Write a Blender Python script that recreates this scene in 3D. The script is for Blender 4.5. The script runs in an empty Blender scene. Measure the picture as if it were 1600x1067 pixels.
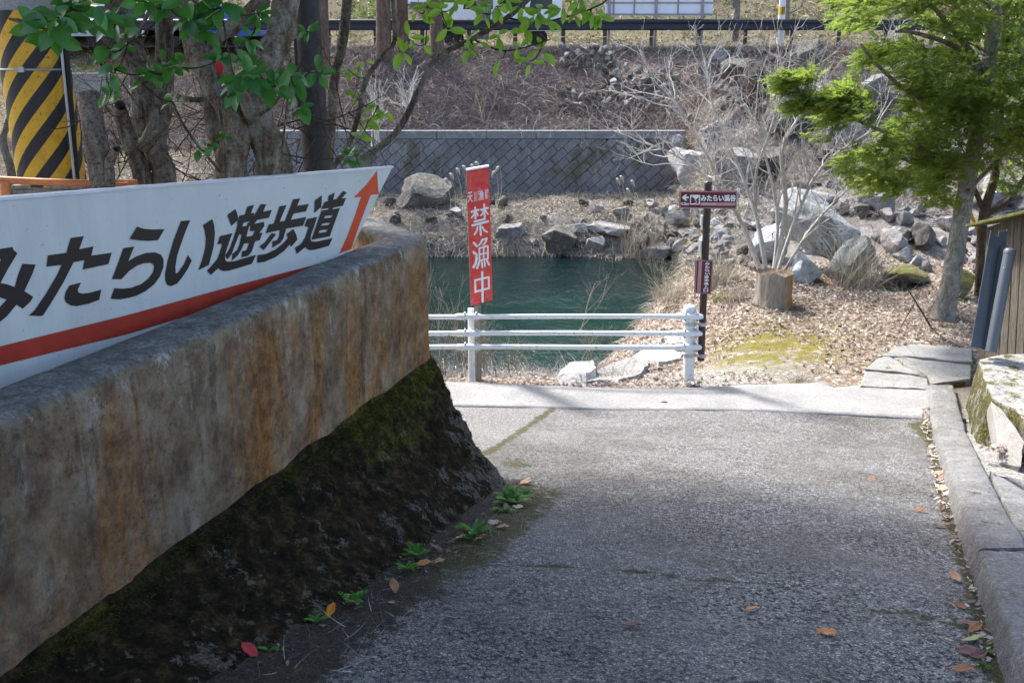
import bpy, math, random
import numpy as np
from mathutils import Vector, geometry
R = math.radians
rng = np.random.default_rng(7)
random.seed(7)
scn = bpy.context.scene
COL = scn.collection

# ------------------------------------------------------------------ camera, world, sun, exposure
PITCH, FPX = R(15.5), 1556.0
EYE = np.array([0.0, 0.0, 1.55])
cam_d = bpy.data.cameras.new('camera'); cam = bpy.data.objects.new('camera', cam_d); COL.objects.link(cam)
cam.location = EYE; cam.rotation_euler = (math.pi/2-PITCH, 0, 0)
cam_d.sensor_width = 36; cam_d.lens = 36*FPX/1600; cam_d.clip_end = 400; cam_d.clip_start = .05
scn.camera = cam
SUN = Vector((-.75, .9, 1.45)).normalized()
w = bpy.data.worlds.new('World'); scn.world = w; w.use_nodes = True
nt = w.node_tree; bg = nt.nodes['Background']
sky = nt.nodes.new('ShaderNodeTexSky'); sky.sky_type = 'NISHITA'; sky.sun_disc = False
sky.sun_elevation = math.asin(SUN.z); sky.sun_rotation = math.atan2(SUN.x, SUN.y)
sky.air_density = .8; sky.dust_density = 3.0; sky.ozone_density = .7
nt.links.new(sky.outputs[0], bg.inputs[0]); bg.inputs[1].default_value = .15
sl = bpy.data.lights.new('sun', 'SUN'); sl.energy = 3.0; sl.angle = R(7); sl.color = (1, .975, .93)
so = bpy.data.objects.new('sun', sl); COL.objects.link(so); so.rotation_euler = SUN.to_track_quat('Z', 'Y').to_euler()
scn.view_settings.view_transform = 'Standard'; scn.view_settings.look = 'None'
scn.view_settings.exposure = 1.6; scn.view_settings.gamma = 1; scn.view_settings.use_curve_mapping = False
scn.cycles.max_bounces = 6; scn.cycles.transparent_max_bounces = 6

# ------------------------------------------------------------------ survey: turn picture bearings into places
def ray(px, py):
    x = (px-800)/FPX; v = -(py-533.5)/FPX
    return np.array([x, math.cos(PITCH)+v*math.sin(PITCH), v*math.cos(PITCH)-math.sin(PITCH)])
def PY(px, py, Y): r = ray(px, py); return EYE+r*(Y/r[1])
def PZ(px, py, z): r = ray(px, py); return EYE+r*((z-EYE[2])/r[2])
def PN(px, py, p0, n): r = ray(px, py); return EYE+r*(np.dot(p0-EYE, n)/np.dot(r, n))
def PD(px, Y, z):   # x for a picture column at depth Y and height z
    dep = Y*math.cos(PITCH)+(EYE[2]-z)*math.sin(PITCH); return (px-800)/FPX*dep
def PX(n, Y): return n/FPX*(Y*.985)   # metres for n picture pixels at depth Y

# ------------------------------------------------------------------ numpy noise
def _h(ix, iy, s):
    a = np.sin(ix*127.1+iy*311.7+s*74.7)*43758.5453
    return a-np.floor(a)
def vn(x, y, s=0):
    x = np.asarray(x, float); y = np.asarray(y, float)
    ix = np.floor(x); iy = np.floor(y); fx = x-ix; fy = y-iy
    fx = fx*fx*(3-2*fx); fy = fy*fy*(3-2*fy)
    a = _h(ix, iy, s); b = _h(ix+1, iy, s); c = _h(ix, iy+1, s); d = _h(ix+1, iy+1, s)
    return (a*(1-fx)+b*fx)*(1-fy)+(c*(1-fx)+d*fx)*fy-.5
def fbm(x, y, s=0, o=4):
    t = 0; a = 1.
    for i in range(o):
        t = t+a*vn(x*2**i, y*2**i, s+i*7); a *= .5
    return t
def sst(e0, e1, x):
    t = np.clip((x-e0)/(e1-e0), 0, 1); return t*t*(3-2*t)

# ------------------------------------------------------------------ mesh building
class MB:
    def __init__(s): s.V = []; s.F = {}; s.n = 0; s.A = []
    def add(s, V, F):
        V = np.asarray(V, float).reshape(-1, 3); F = np.asarray(F, int)
        if len(V) == 0: return s
        s.V.append(V); s.F.setdefault(F.shape[1], []).append(F+s.n); s.n += len(V); return s
    def poly(s, V):
        V = np.asarray(V, float); return s.add(V, [list(range(len(V)))])
    def box(s, c, sz, rot=None):
        c = np.asarray(c, float); h = np.asarray(sz, float)/2
        V = np.array([[x, y, z] for x in (-1, 1) for y in (-1, 1) for z in (-1, 1)])*h
        if rot is not None: V = V@np.asarray(rot).T
        return s.add(V+c, [[0, 1, 3, 2], [4, 6, 7, 5], [0, 4, 5, 1], [2, 3, 7, 6], [0, 2, 6, 4], [1, 5, 7, 3]])
    def hexa(s, b, t):   # four bottom points, four top points (same order)
        V = np.vstack([b, t])
        return s.add(V, [[3, 2, 1, 0], [4, 5, 6, 7], [0, 1, 5, 4], [1, 2, 6, 5], [2, 3, 7, 6], [3, 0, 4, 7]])
    def tubes(s, P, Rr, k=5, cap=False):
        P = np.asarray(P, float); Rr = np.asarray(Rr, float)
        if P.ndim == 2: P = P[None]
        if Rr.ndim < 2: Rr = np.broadcast_to(Rr, P.shape[:2])
        n, m, _ = P.shape
        T = np.gradient(P, axis=1); T /= np.linalg.norm(T, axis=2, keepdims=True)+1e-9
        ref = np.where(np.abs(T[:, :1, 2:3]) > .9, np.array([1., 0, 0]), np.array([0, 0, 1.]))
        ref = np.broadcast_to(ref, T.shape)
        U = np.cross(T, ref); U /= np.linalg.norm(U, axis=2, keepdims=True)+1e-9
        W = np.cross(T, U)
        a = np.arange(k)*2*math.pi/k
        V = P[:, :, None]+Rr[:, :, None, None]*(np.cos(a)[None, None, :, None]*U[:, :, None]+np.sin(a)[None, None, :, None]*W[:, :, None])
        idx = np.arange(n*m*k).reshape(n, m, k)
        A = idx[:, :-1]; B = idx[:, 1:]
        F = np.stack([A, np.roll(A, -1, 2), np.roll(B, -1, 2), B], -1).reshape(-1, 4)
        s.add(V.reshape(-1, 3), F)
        if cap:
            for i in range(n):
                for e in (0, m-1):
                    s.poly(V[i, e] if e else V[i, e][::-1])
        return s
    def ribbons(s, P, W, D=None):
        P = np.asarray(P, float); n, m, _ = P.shape
        T = np.gradient(P, axis=1)
        if D is None: D = rng.normal(size=(n, 1, 3))
        U = np.cross(T, D); U /= np.linalg.norm(U, axis=2, keepdims=True)+1e-9
        W = np.asarray(W, float)
        if W.ndim == 1: W = W[:, None]
        V = np.stack([P-U*W[..., None], P+U*W[..., None]], 2)
        idx = np.arange(n*m*2).reshape(n, m, 2)
        F = np.stack([idx[:, :-1, 0], idx[:, :-1, 1], idx[:, 1:, 1], idx[:, 1:, 0]], -1).reshape(-1, 4)
        return s.add(V.reshape(-1, 3), F)
    def grid(s, G):
        G = np.asarray(G, float); a, b = G.shape[:2]; idx = np.arange(a*b).reshape(a, b)
        F = np.stack([idx[:-1, :-1], idx[1:, :-1], idx[1:, 1:], idx[:-1, 1:]], -1).reshape(-1, 4)
        return s.add(G.reshape(-1, 3), F)
    def mesh(s, name, mat, off=(0, 0, 0), smooth=True):
        V = np.vstack(s.V)-np.asarray(off, float)
        me = bpy.data.meshes.new(name)
        loops = []; starts = []; tot = []; c = 0
        for k, L in s.F.items():
            F = np.vstack(L); loops.append(F.ravel()); m = len(F)
            starts.append(c+np.arange(m)*k); tot.append(np.full(m, k)); c += m*k
        me.vertices.add(len(V)); me.vertices.foreach_set('co', V.ravel())
        loops = np.concatenate(loops); starts = np.concatenate(starts); tot = np.concatenate(tot)
        me.loops.add(len(loops)); me.loops.foreach_set('vertex_index', loops.astype(np.int32))
        me.polygons.add(len(starts)); me.polygons.foreach_set('loop_start', starts.astype(np.int32))
        me.polygons.foreach_set('loop_total', tot.astype(np.int32))
        me.polygons.foreach_set('use_smooth', np.full(len(starts), smooth))
        me.update(calc_edges=True); me.validate()
        if mat: me.materials.append(mat)
        return me

WORLD = {}
def base_of(o): return WORLD.get(o.name, np.zeros(3)) if o else np.zeros(3)
def tag(o, label=None, cat=None, group=None, kind=None):
    if label: o['label'] = label
    if cat: o['category'] = cat
    if group: o['group'] = group
    if kind: o['kind'] = kind
    return o
def thing(name, label, cat, loc=(0, 0, 0), group=None, rot=None):
    o = bpy.data.objects.new(name, None); COL.objects.link(o); o.location = loc; o.empty_display_size = .1
    if rot: o.rotation_euler = rot
    WORLD[o.name] = np.array(loc, float); return tag(o, label, cat, group)
def part(name, mb, mat, parent=None, smooth=False, loc=None, local=False):
    """one mesh object; vertices come in world coordinates unless local"""
    off = base_of(parent) if parent is not None else (np.array(loc, float) if loc is not None else np.zeros(3))
    me = mb.mesh(name, mat, (0, 0, 0) if local else off, smooth)
    o = bpy.data.objects.new(name, me); COL.objects.link(o)
    if parent is not None: o.parent = parent
    elif loc is not None: o.location = loc
    WORLD[o.name] = off if parent is not None or loc is not None else np.zeros(3)
    return o
def inst(name, me, parent=None, loc=(0, 0, 0), rot=(0, 0, 0), sc=1):
    o = bpy.data.objects.new(name, me); COL.objects.link(o); o.parent = parent
    o.location = np.asarray(loc, float)-base_of(parent); o.rotation_euler = rot
    o.scale = (sc, sc, sc) if np.isscalar(sc) else sc
    return o
def bevel(o, wd=.004, seg=2):
    m = o.modifiers.new('bevel', 'BEVEL'); m.width = wd; m.segments = seg; m.limit_method = 'ANGLE'; return o

# ------------------------------------------------------------------ materials
class M:
    def __init__(s, name, rough=.8, spec=.3):
        s.m = bpy.data.materials.new(name); s.m.use_nodes = True; s.t = s.m.node_tree
        s.b = s.t.nodes['Principled BSDF']; s.b.inputs['Roughness'].default_value = rough
        s.b.inputs['Specular IOR Level'].default_value = spec
        s.tc = s.t.nodes.new('ShaderNodeTexCoord'); s.co = s.tc.outputs['Object']
    def L(s, a, b): s.t.links.new(a, b)
    def new(s, ty): return s.t.nodes.new('ShaderNode'+ty)
    def setin(s, i, v):
        if v is None: return
        if isinstance(v, (int, float)): i.default_value = v
        elif isinstance(v, (tuple, list)): i.default_value = tuple(v)+((1,) if len(v) == 3 and len(i.default_value) == 4 else ())
        else: s.L(v, i)
    def mapping(s, scale=(1, 1, 1), rot=(0, 0, 0), co=None):
        n = s.new('Mapping'); s.L(co or s.co, n.inputs[0]); n.inputs['Scale'].default_value = scale; n.inputs['Rotation'].default_value = rot
        return n.outputs[0]
    def noise(s, sc, det=4, rough=.6, co=None, dist=0, col=False):
        n = s.new('TexNoise'); s.L(co or s.co, n.inputs['Vector']); n.inputs['Scale'].default_value = sc
        n.inputs['Detail'].default_value = det; n.inputs['Roughness'].default_value = rough; n.inputs['Distortion'].default_value = dist
        return n.outputs['Color' if col else 'Fac']
    def voro(s, sc, feat='F1', co=None, out='Distance', rnd=1):
        n = s.new('TexVoronoi'); n.feature = feat; s.L(co or s.co, n.inputs['Vector']); n.inputs['Scale'].default_value = sc
        n.inputs['Randomness'].default_value = rnd; return n.outputs[out]
    def ramp(s, f, stops, interp='LINEAR'):
        n = s.new('ValToRGB'); s.L(f, n.inputs[0]); e = n.color_ramp.elements; n.color_ramp.interpolation = interp
        while len(e) < len(stops): e.new(.5)
        for i, (p, c) in enumerate(stops):
            e[i].position = p; e[i].color = (c, c, c, 1) if np.isscalar(c) else tuple(c)+(1,)
        return n.outputs[0]
    def mix(s, f, a, b, mode='MIX'):
        n = s.new('Mix'); n.data_type = 'RGBA'; n.blend_type = mode
        s.setin(n.inputs[0], f); s.setin(n.inputs[6], a); s.setin(n.inputs[7], b); return n.outputs[2]
    def math(s, op, a, b=0.):
        n = s.new('Math'); n.operation = op; s.setin(n.inputs[0], a); s.setin(n.inputs[1], b); return n.outputs[0]
    def attr(s, name, out='Color'):
        n = s.new('Attribute'); n.attribute_name = name; return n.outputs[out]
    def sep(s, v):
        n = s.new('SeparateXYZ'); s.L(v, n.inputs[0]); return n.outputs
    def rnd(s): return s.new('ObjectInfo').outputs['Random']
    def isl(s): return s.new('NewGeometry').outputs['Random Per Island']
    def bump(s, h, st=.5, d=.01, nrm=None):
        n = s.new('Bump'); s.L(h, n.inputs['Height']); n.inputs['Strength'].default_value = st; n.inputs['Distance'].default_value = d
        if nrm: s.L(nrm, n.inputs['Normal'])
        s.L(n.outputs[0], s.b.inputs['Normal']); return n.outputs[0]
    def color(s, c): s.setin(s.b.inputs['Base Color'], c); return s
    def rough(s, v): s.setin(s.b.inputs['Roughness'], v); return s
    def metal(s, v): s.b.inputs['Metallic'].default_value = v; return s
    def translucent(s, c, f):
        tr = s.new('BsdfTranslucent'); s.setin(tr.inputs[0], c); mx = s.new('MixShader'); mx.inputs[0].default_value = f
        s.L(s.b.outputs[0], mx.inputs[1]); s.L(tr.outputs[0], mx.inputs[2]); s.L(mx.outputs[0], s.t.nodes['Material Output'].inputs[0]); return s

def m_simple(name, c, rough=.6, var=.25, sc=6, bump=.15, d=.003, metal=0, spec=.4):
    m = M(name, rough, spec); n = m.noise(sc, 5, .65)
    c = np.array(c); m.color(m.ramp(n, [(.3, tuple(c*(1-var))), (.7, tuple(np.minimum(c*(1+var), .95)))]))
    m.bump(m.noise(sc*6, 4), bump, d); m.metal(metal); return m.m

def m_twig(name, c1, c2):
    m = M(name, .85, .15); m.color(m.ramp(m.isl(), [(0, c1), (1, c2)])); return m.m
# ------------------------------------------------------------------ the shape of the ground
def smax(a, b, k=.06): return .5*(a+b+np.sqrt((a-b)**2+k*k))
def zpath(x, y):
    u = .9568*y+.29*x
    return smax(-.17*u, -1.40-.012*(y-8))
def shore(y): return np.interp(y, [9, 11, 13, 15, 20, 23, 25.4, 27, 29.3, 31, 36], [.9, 1.0, 1.0, 1.1, 3.2, 3.7, 4.3, 4.6, 4.9, 5, 5])
RIV = ([0, 8, 9.5, 10.5, 13, 15, 17, 24.3, 25.2, 25.7, 26.3, 27.6, 28.95, 29.15, 29.8, 30.6, 34.0, 34.5, 38.2, 40, 62, 140],
       [-1.4, -1.4, -1.46, -1.85, -2.6, -3.35, -4, -4.2, -3.4, -2.75, -2.35, -2.15, -2.05, -1.9, -.55, -.33, 2.02, 2.1, 2.12, 2.7, 16, 50])
RGT = ([0, 8, 9.5, 13, 15, 18, 22, 27, 29.5, 30.5, 34.0, 34.5, 38.2, 40, 62, 140],
       [-1.4, -1.4, -1.45, -1.45, -1.45, -1.15, -.75, -.1, .45, .9, 2.02, 2.1, 2.12, 2.7, 16, 50])
def ground_z(x, y, rough=True):
    x = np.asarray(x, float); y = np.asarray(y, float)
    a = np.interp(y, *RIV); b = np.interp(y, *RGT)
    s = sst(shore(y)-.3, shore(y)+np.interp(y, [9, 14, 20, 28], [2.2, 2.2, 1.4, 1.0]), x)
    z = a*(1-s)+b*s
    # bulging river bank and rough slopes
    if rough:
        amp = sst(9.4, 11, y)*(1-sst(33, 34.2, y))+.6*sst(39, 42, y)
        far = sst(13.5, 18, y)
        z = z+amp*(fbm(x*1.1, y*1.1, 3)*.10+far*fbm(x*.45, y*.45, 9)*.45*np.where(s > .3, 1.3, .6))
    cl = sst(5.2, 6.5, x)*sst(25.5, 28, y)*(1-sst(32.6, 33.8, y)); z = z+cl*(np.abs(fbm(x*.55, y*.55, 23, 4))*2.2-.55)
    # near: follow the path
    near = 1-sst(8.2, 9.6, y)
    z = z*(1-near)+(zpath(x, y)-.03)*near
    # planting bed behind the concrete wall
    wl = -.5-.304*(6-y)     # wall face line
    e2 = (x+.5)*.888+(y-6.0)*.459
    soil = (1-sst(wl-.45, wl-.25, x))*(1-sst(-.45, -.25, e2))*(1-sst(7.2, 9.2, y))
    z = z*(1-soil)+(.33)*soil
    # left bank: grassy slope instead of a wall, further off
    lf = 1-sst(-8.6, -7.6, x)
    zl = np.interp(y, [0, 9, 14, 18, 24, 30, 36, 60, 140], [.3, -1.4, -2.9, -2.6, -2.2, -.8, 2.1, 12, 40])
    lm = lf*sst(11, 16, y)
    z = z*(1-lm)+zl*lm
    # yard to the right of the kerb
    kx = np.interp(y, [2.5, 8.2], [1.55, 3.5]); kr = sst(kx+.22, kx+.34, x)*(1-sst(7.4, 8.0, y)); z = z+kr*.10
    return z
def gz(x, y): return float(ground_z(x, y))
WATER_Z = -3.2

# ------------------------------------------------------------------ materials of the place
def mk_ground():
    m = M('ground_cover', .95, .1)
    zc = m.sep(m.attr('zone'))      # x litter, y green, z gravel
    n1 = m.noise(1.3, 6, .7); n2 = m.noise(28, 4, .7); v = m.voro(22, out='Color')
    dirt = m.ramp(n2, [(.25, (.06, .047, .037)), (.55, (.13, .105, .085)), (.8, (.22, .185, .155))])
    vs = m.new('SeparateColor'); m.L(v, vs.inputs[0])
    lit = m.ramp(vs.outputs[0], [(0, (.14, .085, .06)), (.4, (.28, .20, .15)), (.75, (.43, .35, .28)), (1, (.6, .53, .46))])
    lit = m.mix(m.ramp(n2, [(.35, 0.), (.6, 1.)]), dirt, lit)
    gr = m.ramp(m.noise(9, 6, .75), [(.3, (.10, .085, .025)), (.55, (.17, .15, .035)), (.75, (.30, .27, .16))])
    gv = m.voro(55, out='Color'); gs = m.new('SeparateColor'); m.L(gv, gs.inputs[0])
    grav = m.ramp(gs.outputs[0], [(0, (.15, .147, .14)), (.6, (.29, .285, .275)), (1, (.42, .415, .40))])
    gv2 = m.voro(3.2, out='Color', co=m.mix(.2, m.co, m.noise(4, 4, col=True))); g2 = m.new('SeparateColor'); m.L(gv2, g2.inputs[0]); farm = m.ramp(m.math('DIVIDE', m.sep(m.co)[1], 40.), [(.36, 0.), (.42, 1.)])
    gfar = m.mix(m.ramp(m.noise(17, 6, .8), [(.38, .8), (.55, 0.)]), m.ramp(g2.outputs[0], [(0, (.10, .095, .09)), (.5, (.20, .195, .19)), (1, (.34, .335, .33))]), (.05, .045, .04))
    grav = m.mix(farm, grav, gfar)
    dry = m.ramp(m.noise(14, 6, .8), [(.3, (.09, .078, .06)), (.6, (.19, .165, .13)), (.8, (.30, .27, .22))])
    c = m.mix(zc[0], dry, lit)
    c = m.mix(m.math('MULTIPLY', zc[2], m.ramp(n1, [(.35, .55), (.5, 1.)])), c, grav)
    c = m.mix(m.math('MULTIPLY', zc[1], m.ramp(m.noise(3.5, 6, .75), [(.40, 0.), (.52, 1.)])), c, gr)
    m.color(c)
    h = m.math('ADD', m.math('MULTIPLY', m.voro(55), .6), m.noise(40, 4)); m.bump(h, .7, .03)
    return m.m
M_ground = mk_ground()

def mk_path():
    m = M('exposed_aggregate_path', .78, .35)
    zc = m.sep(m.attr('zone'))   # x dirt, y moss, z worn hollows
    co = m.mapping((1, 1, 1)); nd = m.noise(30, 2, col=True); co2 = m.mix(.02, m.co, nd)
    st = m.voro(62, co=co2, out='Color'); s1 = m.new('SeparateColor'); m.L(st, s1.inputs[0])
    stone = m.ramp(s1.outputs[0], [(0, (.17, .168, .162)), (.35, (.285, .28, .27)), (.7, (.37, .363, .35)), (1, (.50, .495, .48))])
    mort = m.ramp(m.noise(3, 5, .7), [(.35, (.085, .083, .078)), (.65, (.17, .168, .16))])
    d = m.voro(62, co=co2); e = m.voro(62, 'DISTANCE_TO_EDGE', co=co2)
    c = m.mix(m.ramp(e, [(.02, 0.), (.12, 1.)]), mort, stone)
    # fine sandy speckle and pits
    pit = m.ramp(m.noise(44, 5, .72), [(.53, 0.), (.58, 1.)])
    big = m.noise(1.1, 4, .6); patch = m.ramp(big, [(.38, .25), (.56, 1.)]); patch = m.math('MULTIPLY', patch, m.ramp(m.math('DIVIDE', m.sep(m.co)[1], 8.), [(.5, 1.), (.85, .45)]))
    pit = m.math('MULTIPLY', pit, patch)
    c = m.mix(m.ramp(m.noise(160, 2), [(.4, .3), (.7, 0.)]), c, (.2, .2, .2))
    c = m.mix(m.ramp(m.noise(.8, 6, .75), [(.40, .6), (.56, 0.)]), c, (.115, .105, .085)); c = m.mix(m.ramp(m.noise(2.3, 7, .8), [(.52, 0.), (.66, .5)]), c, (.34, .335, .32))
    c = m.mix(pit, c, (.03, .03, .03))
    soil = m.ramp(m.noise(45, 7, .85), [(.35, (.012, .010, .007)), (.52, (.045, .038, .028)), (.68, (.14, .125, .10)), (.8, (.28, .26, .22))])
    gvs = m.ramp(m.noise(75, 3, .7), [(.35, (.09, .085, .075)), (.5, (.26, .255, .24)), (.7, (.46, .455, .44))]); c = m.mix(m.ramp(m.math('ADD', zc[2], m.math('MULTIPLY', m.math('SUBTRACT', m.noise(9, 5, .8), .5), .8)), [(.45, 0.), (.6, 1.)]), c, gvs)
    dm = m.ramp(m.math('ADD', zc[0], m.math('MULTIPLY', m.math('SUBTRACT', m.noise(7, 6, .8), .5), 1.5)), [(.42, 0.), (.62, 1.)])
    c = m.mix(dm, c, soil)
    moss = m.ramp(m.noise(60, 4, .7), [(.3, (.025, .03, .008)), (.6, (.09, .09, .02)), (.8, (.16, .15, .045))])
    mm = m.ramp(m.math('ADD', zc[1], m.math('MULTIPLY', m.math('SUBTRACT', m.noise(11, 6, .8), .5), 1.7)), [(.45, 0.), (.7, .9)])
    c = m.mix(mm, c, moss)
    m.color(c)
    h = m.math('SUBTRACT', m.ramp(e, [(0, 0.), (.2, 1.)]), m.math('MULTIPLY', pit, 2.5))
    h = m.math('ADD', h, m.math('MULTIPLY', m.noise(90, 3), .8))
    m.bump(h, .9, .009)
    return m.m
M_path = mk_path()

def mk_conc(name, a, b, moss=0., sc=1., dark=0.3, lich=0.):
    m = M(name, .88, .25)
    n = m.noise(2.2*sc, 7, .7); f = m.noise(45*sc, 4, .7)
    c = m.mix(m.ramp(n, [(.3, 0.), (.7, 1.)]), a, b)
    c = m.mix(m.ramp(f, [(.35, dark), (.55, 0.)]), c, tuple(np.array(a)*.35))
    c = m.mix(m.ramp(m.voro(95*sc), [(.15, .35), (.4, 0.)]), c, tuple(np.minimum(np.array(b)*1.35, .8)))
    if lich:
        c = m.mix(m.ramp(m.noise(12*sc, 6, .8), [(.55, 0.), (.66, lich)]), c, (.55, .55, .5))
        c = m.mix(m.ramp(m.noise(9*sc, 6, .8, co=m.mapping((1.3, 1, 1))), [(.56, 0.), (.64, lich)]), c, (.05, .05, .045))
    if moss:
        mo = m.ramp(m.noise(50, 4), [(.3, (.03, .03, .008)), (.7, (.14, .13, .03))])
        c = m.mix(m.ramp(m.noise(4.5*sc, 7, .8, co=m.mapping((1, 1, .7), (.3, .2, 1))), [(.62-moss*.3, 0.), (.68-moss*.3, 1.)]), c, mo)
    if name == 'mossy_block_concrete':
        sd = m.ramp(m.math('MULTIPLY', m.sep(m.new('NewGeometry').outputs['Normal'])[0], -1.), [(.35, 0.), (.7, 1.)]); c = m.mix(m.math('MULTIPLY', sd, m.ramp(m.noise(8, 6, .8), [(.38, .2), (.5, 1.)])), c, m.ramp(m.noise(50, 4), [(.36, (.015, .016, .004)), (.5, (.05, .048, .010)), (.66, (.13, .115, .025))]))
    m.color(c); m.bump(m.math('ADD', f, m.math('MULTIPLY', m.voro(95*sc), .5)), .8, .012)
    return m.m
M_strip = mk_conc('pale_concrete', (.22, .22, .215), (.36, .355, .345), 0, 1, .4)
M_kerb = mk_conc('kerb_concrete', (.13, .13, .13), (.27, .267, .26), .10, 1.3, .65, .4)
M_slab = mk_conc('cracked_slab_concrete', (.21, .21, .20), (.36, .355, .34), .12, 1, .5, .2)
M_block = mk_conc('mossy_block_concrete', (.24, .24, .23), (.42, .41, .39), .30, 1.1, .6, .9)
M_chip = mk_conc('freshly_broken_concrete', (.28, .27, .25), (.40, .385, .36), 0, 2, .4)
M_coping = mk_conc('coping_concrete', (.17, .175, .18), (.27, .275, .28), 0, .5, .5, .4)

def mk_wall():
    m = M('stained_old_concrete', .85, .25)
    co = m.co; z = m.sep(co)[2]
    st = m.mapping((3.4, 3.4, .75)); sn = m.noise(1.0, 9, .72, co=st, dist=.7)
    st2 = m.mapping((11, 11, 1.6)); sn2 = m.noise(1.2, 5, .65, co=st2)
    big = m.noise(1.1, 4, .6); fine = m.noise(55, 5, .8); mid = m.noise(12, 9, .85)
    c = m.ramp(m.noise(4, 7, .75), [(.34, (.08, .05, .028)), (.47, (.19, .135, .08)), (.58, (.30, .235, .155)), (.75, (.46, .40, .31))])
    rust = m.ramp(m.noise(16, 7, .8), [(.32, (.09, .035, .008)), (.5, (.34, .135, .022)), (.7, (.52, .26, .07))])
    rm = m.math('MULTIPLY', m.ramp(m.math('ADD', sn, m.math('MULTIPLY', m.math('SUBTRACT', m.math('DIVIDE', m.sep(co)[1], 6.), .5), .14)), [(.31, 0.), (.45, 1.)]), m.ramp(sn2, [(.3, .35), (.55, 1.)]))
    rm = m.math('MULTIPLY', rm, m.math('MULTIPLY', m.ramp(z, [(.08, 1.), (.42, .75), (.50, .05)]), m.ramp(m.noise(5, 8, .85, co=m.mapping((1, 1, .5))), [(.36, .35), (.48, 1.)])))
    c = m.mix(m.math('MULTIPLY', rm, .9), c, rust)
    # grey weathered lip and dark runs
    c = m.mix(m.math('MULTIPLY', m.ramp(sn2, [(.52, 0.), (.62, .7)]), m.ramp(mid, [(.42, 0.), (.55, 1.)])), c, (.05, .038, .024))
    wh = m.math('MULTIPLY', m.ramp(m.noise(7, 8, .8, co=m.mapping((1, 1, .45))), [(.56, 0.), (.63, .9)]), m.ramp(z, [(.1, .2), (.40, .6), (.5, 1.)]))
    c = m.mix(wh, c, (.50, .48, .44))
    c = m.mix(m.math('MULTIPLY', m.ramp(fine, [(.38, .8), (.47, 0.)]), m.ramp(m.noise(3.5, 5, .7), [(.4, .2), (.6, 1.)])), c, (.03, .025, .018))
    # top: grey with olive bloom
    nz = m.new('NewGeometry').outputs['Normal']; up = m.ramp(m.sep(nz)[2], [(.45, 0.), (.8, 1.)])
    top = m.ramp(mid, [(.36, (.07, .07, .065)), (.5, (.18, .18, .17)), (.64, (.34, .34, .33))])
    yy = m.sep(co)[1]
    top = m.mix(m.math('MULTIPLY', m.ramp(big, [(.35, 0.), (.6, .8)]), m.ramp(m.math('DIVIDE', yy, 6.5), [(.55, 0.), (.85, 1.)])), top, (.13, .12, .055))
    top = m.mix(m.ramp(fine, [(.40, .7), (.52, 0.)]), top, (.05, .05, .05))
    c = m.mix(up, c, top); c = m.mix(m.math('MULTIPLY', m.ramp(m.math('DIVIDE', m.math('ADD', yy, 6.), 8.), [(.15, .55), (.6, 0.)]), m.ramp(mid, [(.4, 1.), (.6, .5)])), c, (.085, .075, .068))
    m.color(c)
    m.bump(m.math('ADD', m.math('MULTIPLY', mid, 1.2), fine), .7, .012)
    return m.m
M_wall = mk_wall()

def mk_batter():
    m = M('mossy_rough_concrete', .95, .1)
    st = m.mapping((6, 6, 1.7)); sn = m.noise(1.3, 7, .75, co=st)
    mid = m.noise(13, 8, .8); fine = m.noise(70, 5, .8); z = m.sep(m.attr('zone'))
    c = m.ramp(mid, [(.38, (.007, .006, .003)), (.5, (.030, .022, .011)), (.60, (.085, .058, .028)), (.75, (.16, .12, .07))])
    moss = m.ramp(fine, [(.36, (.02, .024, .004)), (.5, (.09, .095, .012)), (.64, (.26, .20, .022))])
    mz = m.math('ADD', z[1], m.math('MULTIPLY', m.math('SUBTRACT', m.noise(3.2, 6, .75), .5), 1.8))
    c = m.mix(m.math('MULTIPLY', m.ramp(mz, [(.45, 0.), (.8, .9)]), m.ramp(mid, [(.42, .1), (.56, 1.)])), c, moss)
    rz = m.math('ADD', z[0], m.math('MULTIPLY', m.math('SUBTRACT', sn, .5), 3.4))
    rz = m.math('ADD', rz, m.math('MULTIPLY', m.math('SUBTRACT', m.noise(26, 6, .8), .5), 1.5))
    rock = m.ramp(fine, [(.35, (.035, .03, .022)), (.52, (.16, .145, .115)), (.72, (.33, .30, .25))])
    c = m.mix(m.ramp(rz, [(.62, 0.), (.72, .95)]), c, rock)
    m.color(c); m.bump(m.math('ADD', m.math('MULTIPLY', mid, 2.), fine), 1., .02)
    return m.m
M_batter = mk_batter()

def mk_water():
    m = M('river_water', .03, .5); m.b.inputs['IOR'].default_value = 1.33
    y = m.sep(m.co)[1]
    c = m.ramp(m.noise(.35, 3), [(.35, (.0015, .013, .010)), (.7, (.004, .030, .021))])
    far_reflect = m.ramp(m.math('DIVIDE', y, 30.), [(.62, 0.), (.80, 1.)])  # dark reflection of the far bank, put into the water colour
    c = m.mix(far_reflect, c, (.002, .010, .011))
    m.color(c)
    w1 = m.noise(4.5, 5, .6, co=m.mapping((1, .45, 1), (0, 0, .25)), dist=.6); w2 = m.noise(16, 3, .6, co=m.mapping((1, .4, 1), (0, 0, -.15)))
    am = m.ramp(m.noise(.3, 2), [(.4, .35), (.6, 1.)])
    am = m.math('ADD', am, m.ramp(m.math('DIVIDE', y, 30.), [(.5, 1.8), (.62, 0.)])); m.bump(m.math('MULTIPLY', m.math('ADD', w1, m.math('MULTIPLY', w2, .5)), am), .7, .07)
    return m.m
M_water = mk_water()

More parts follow.
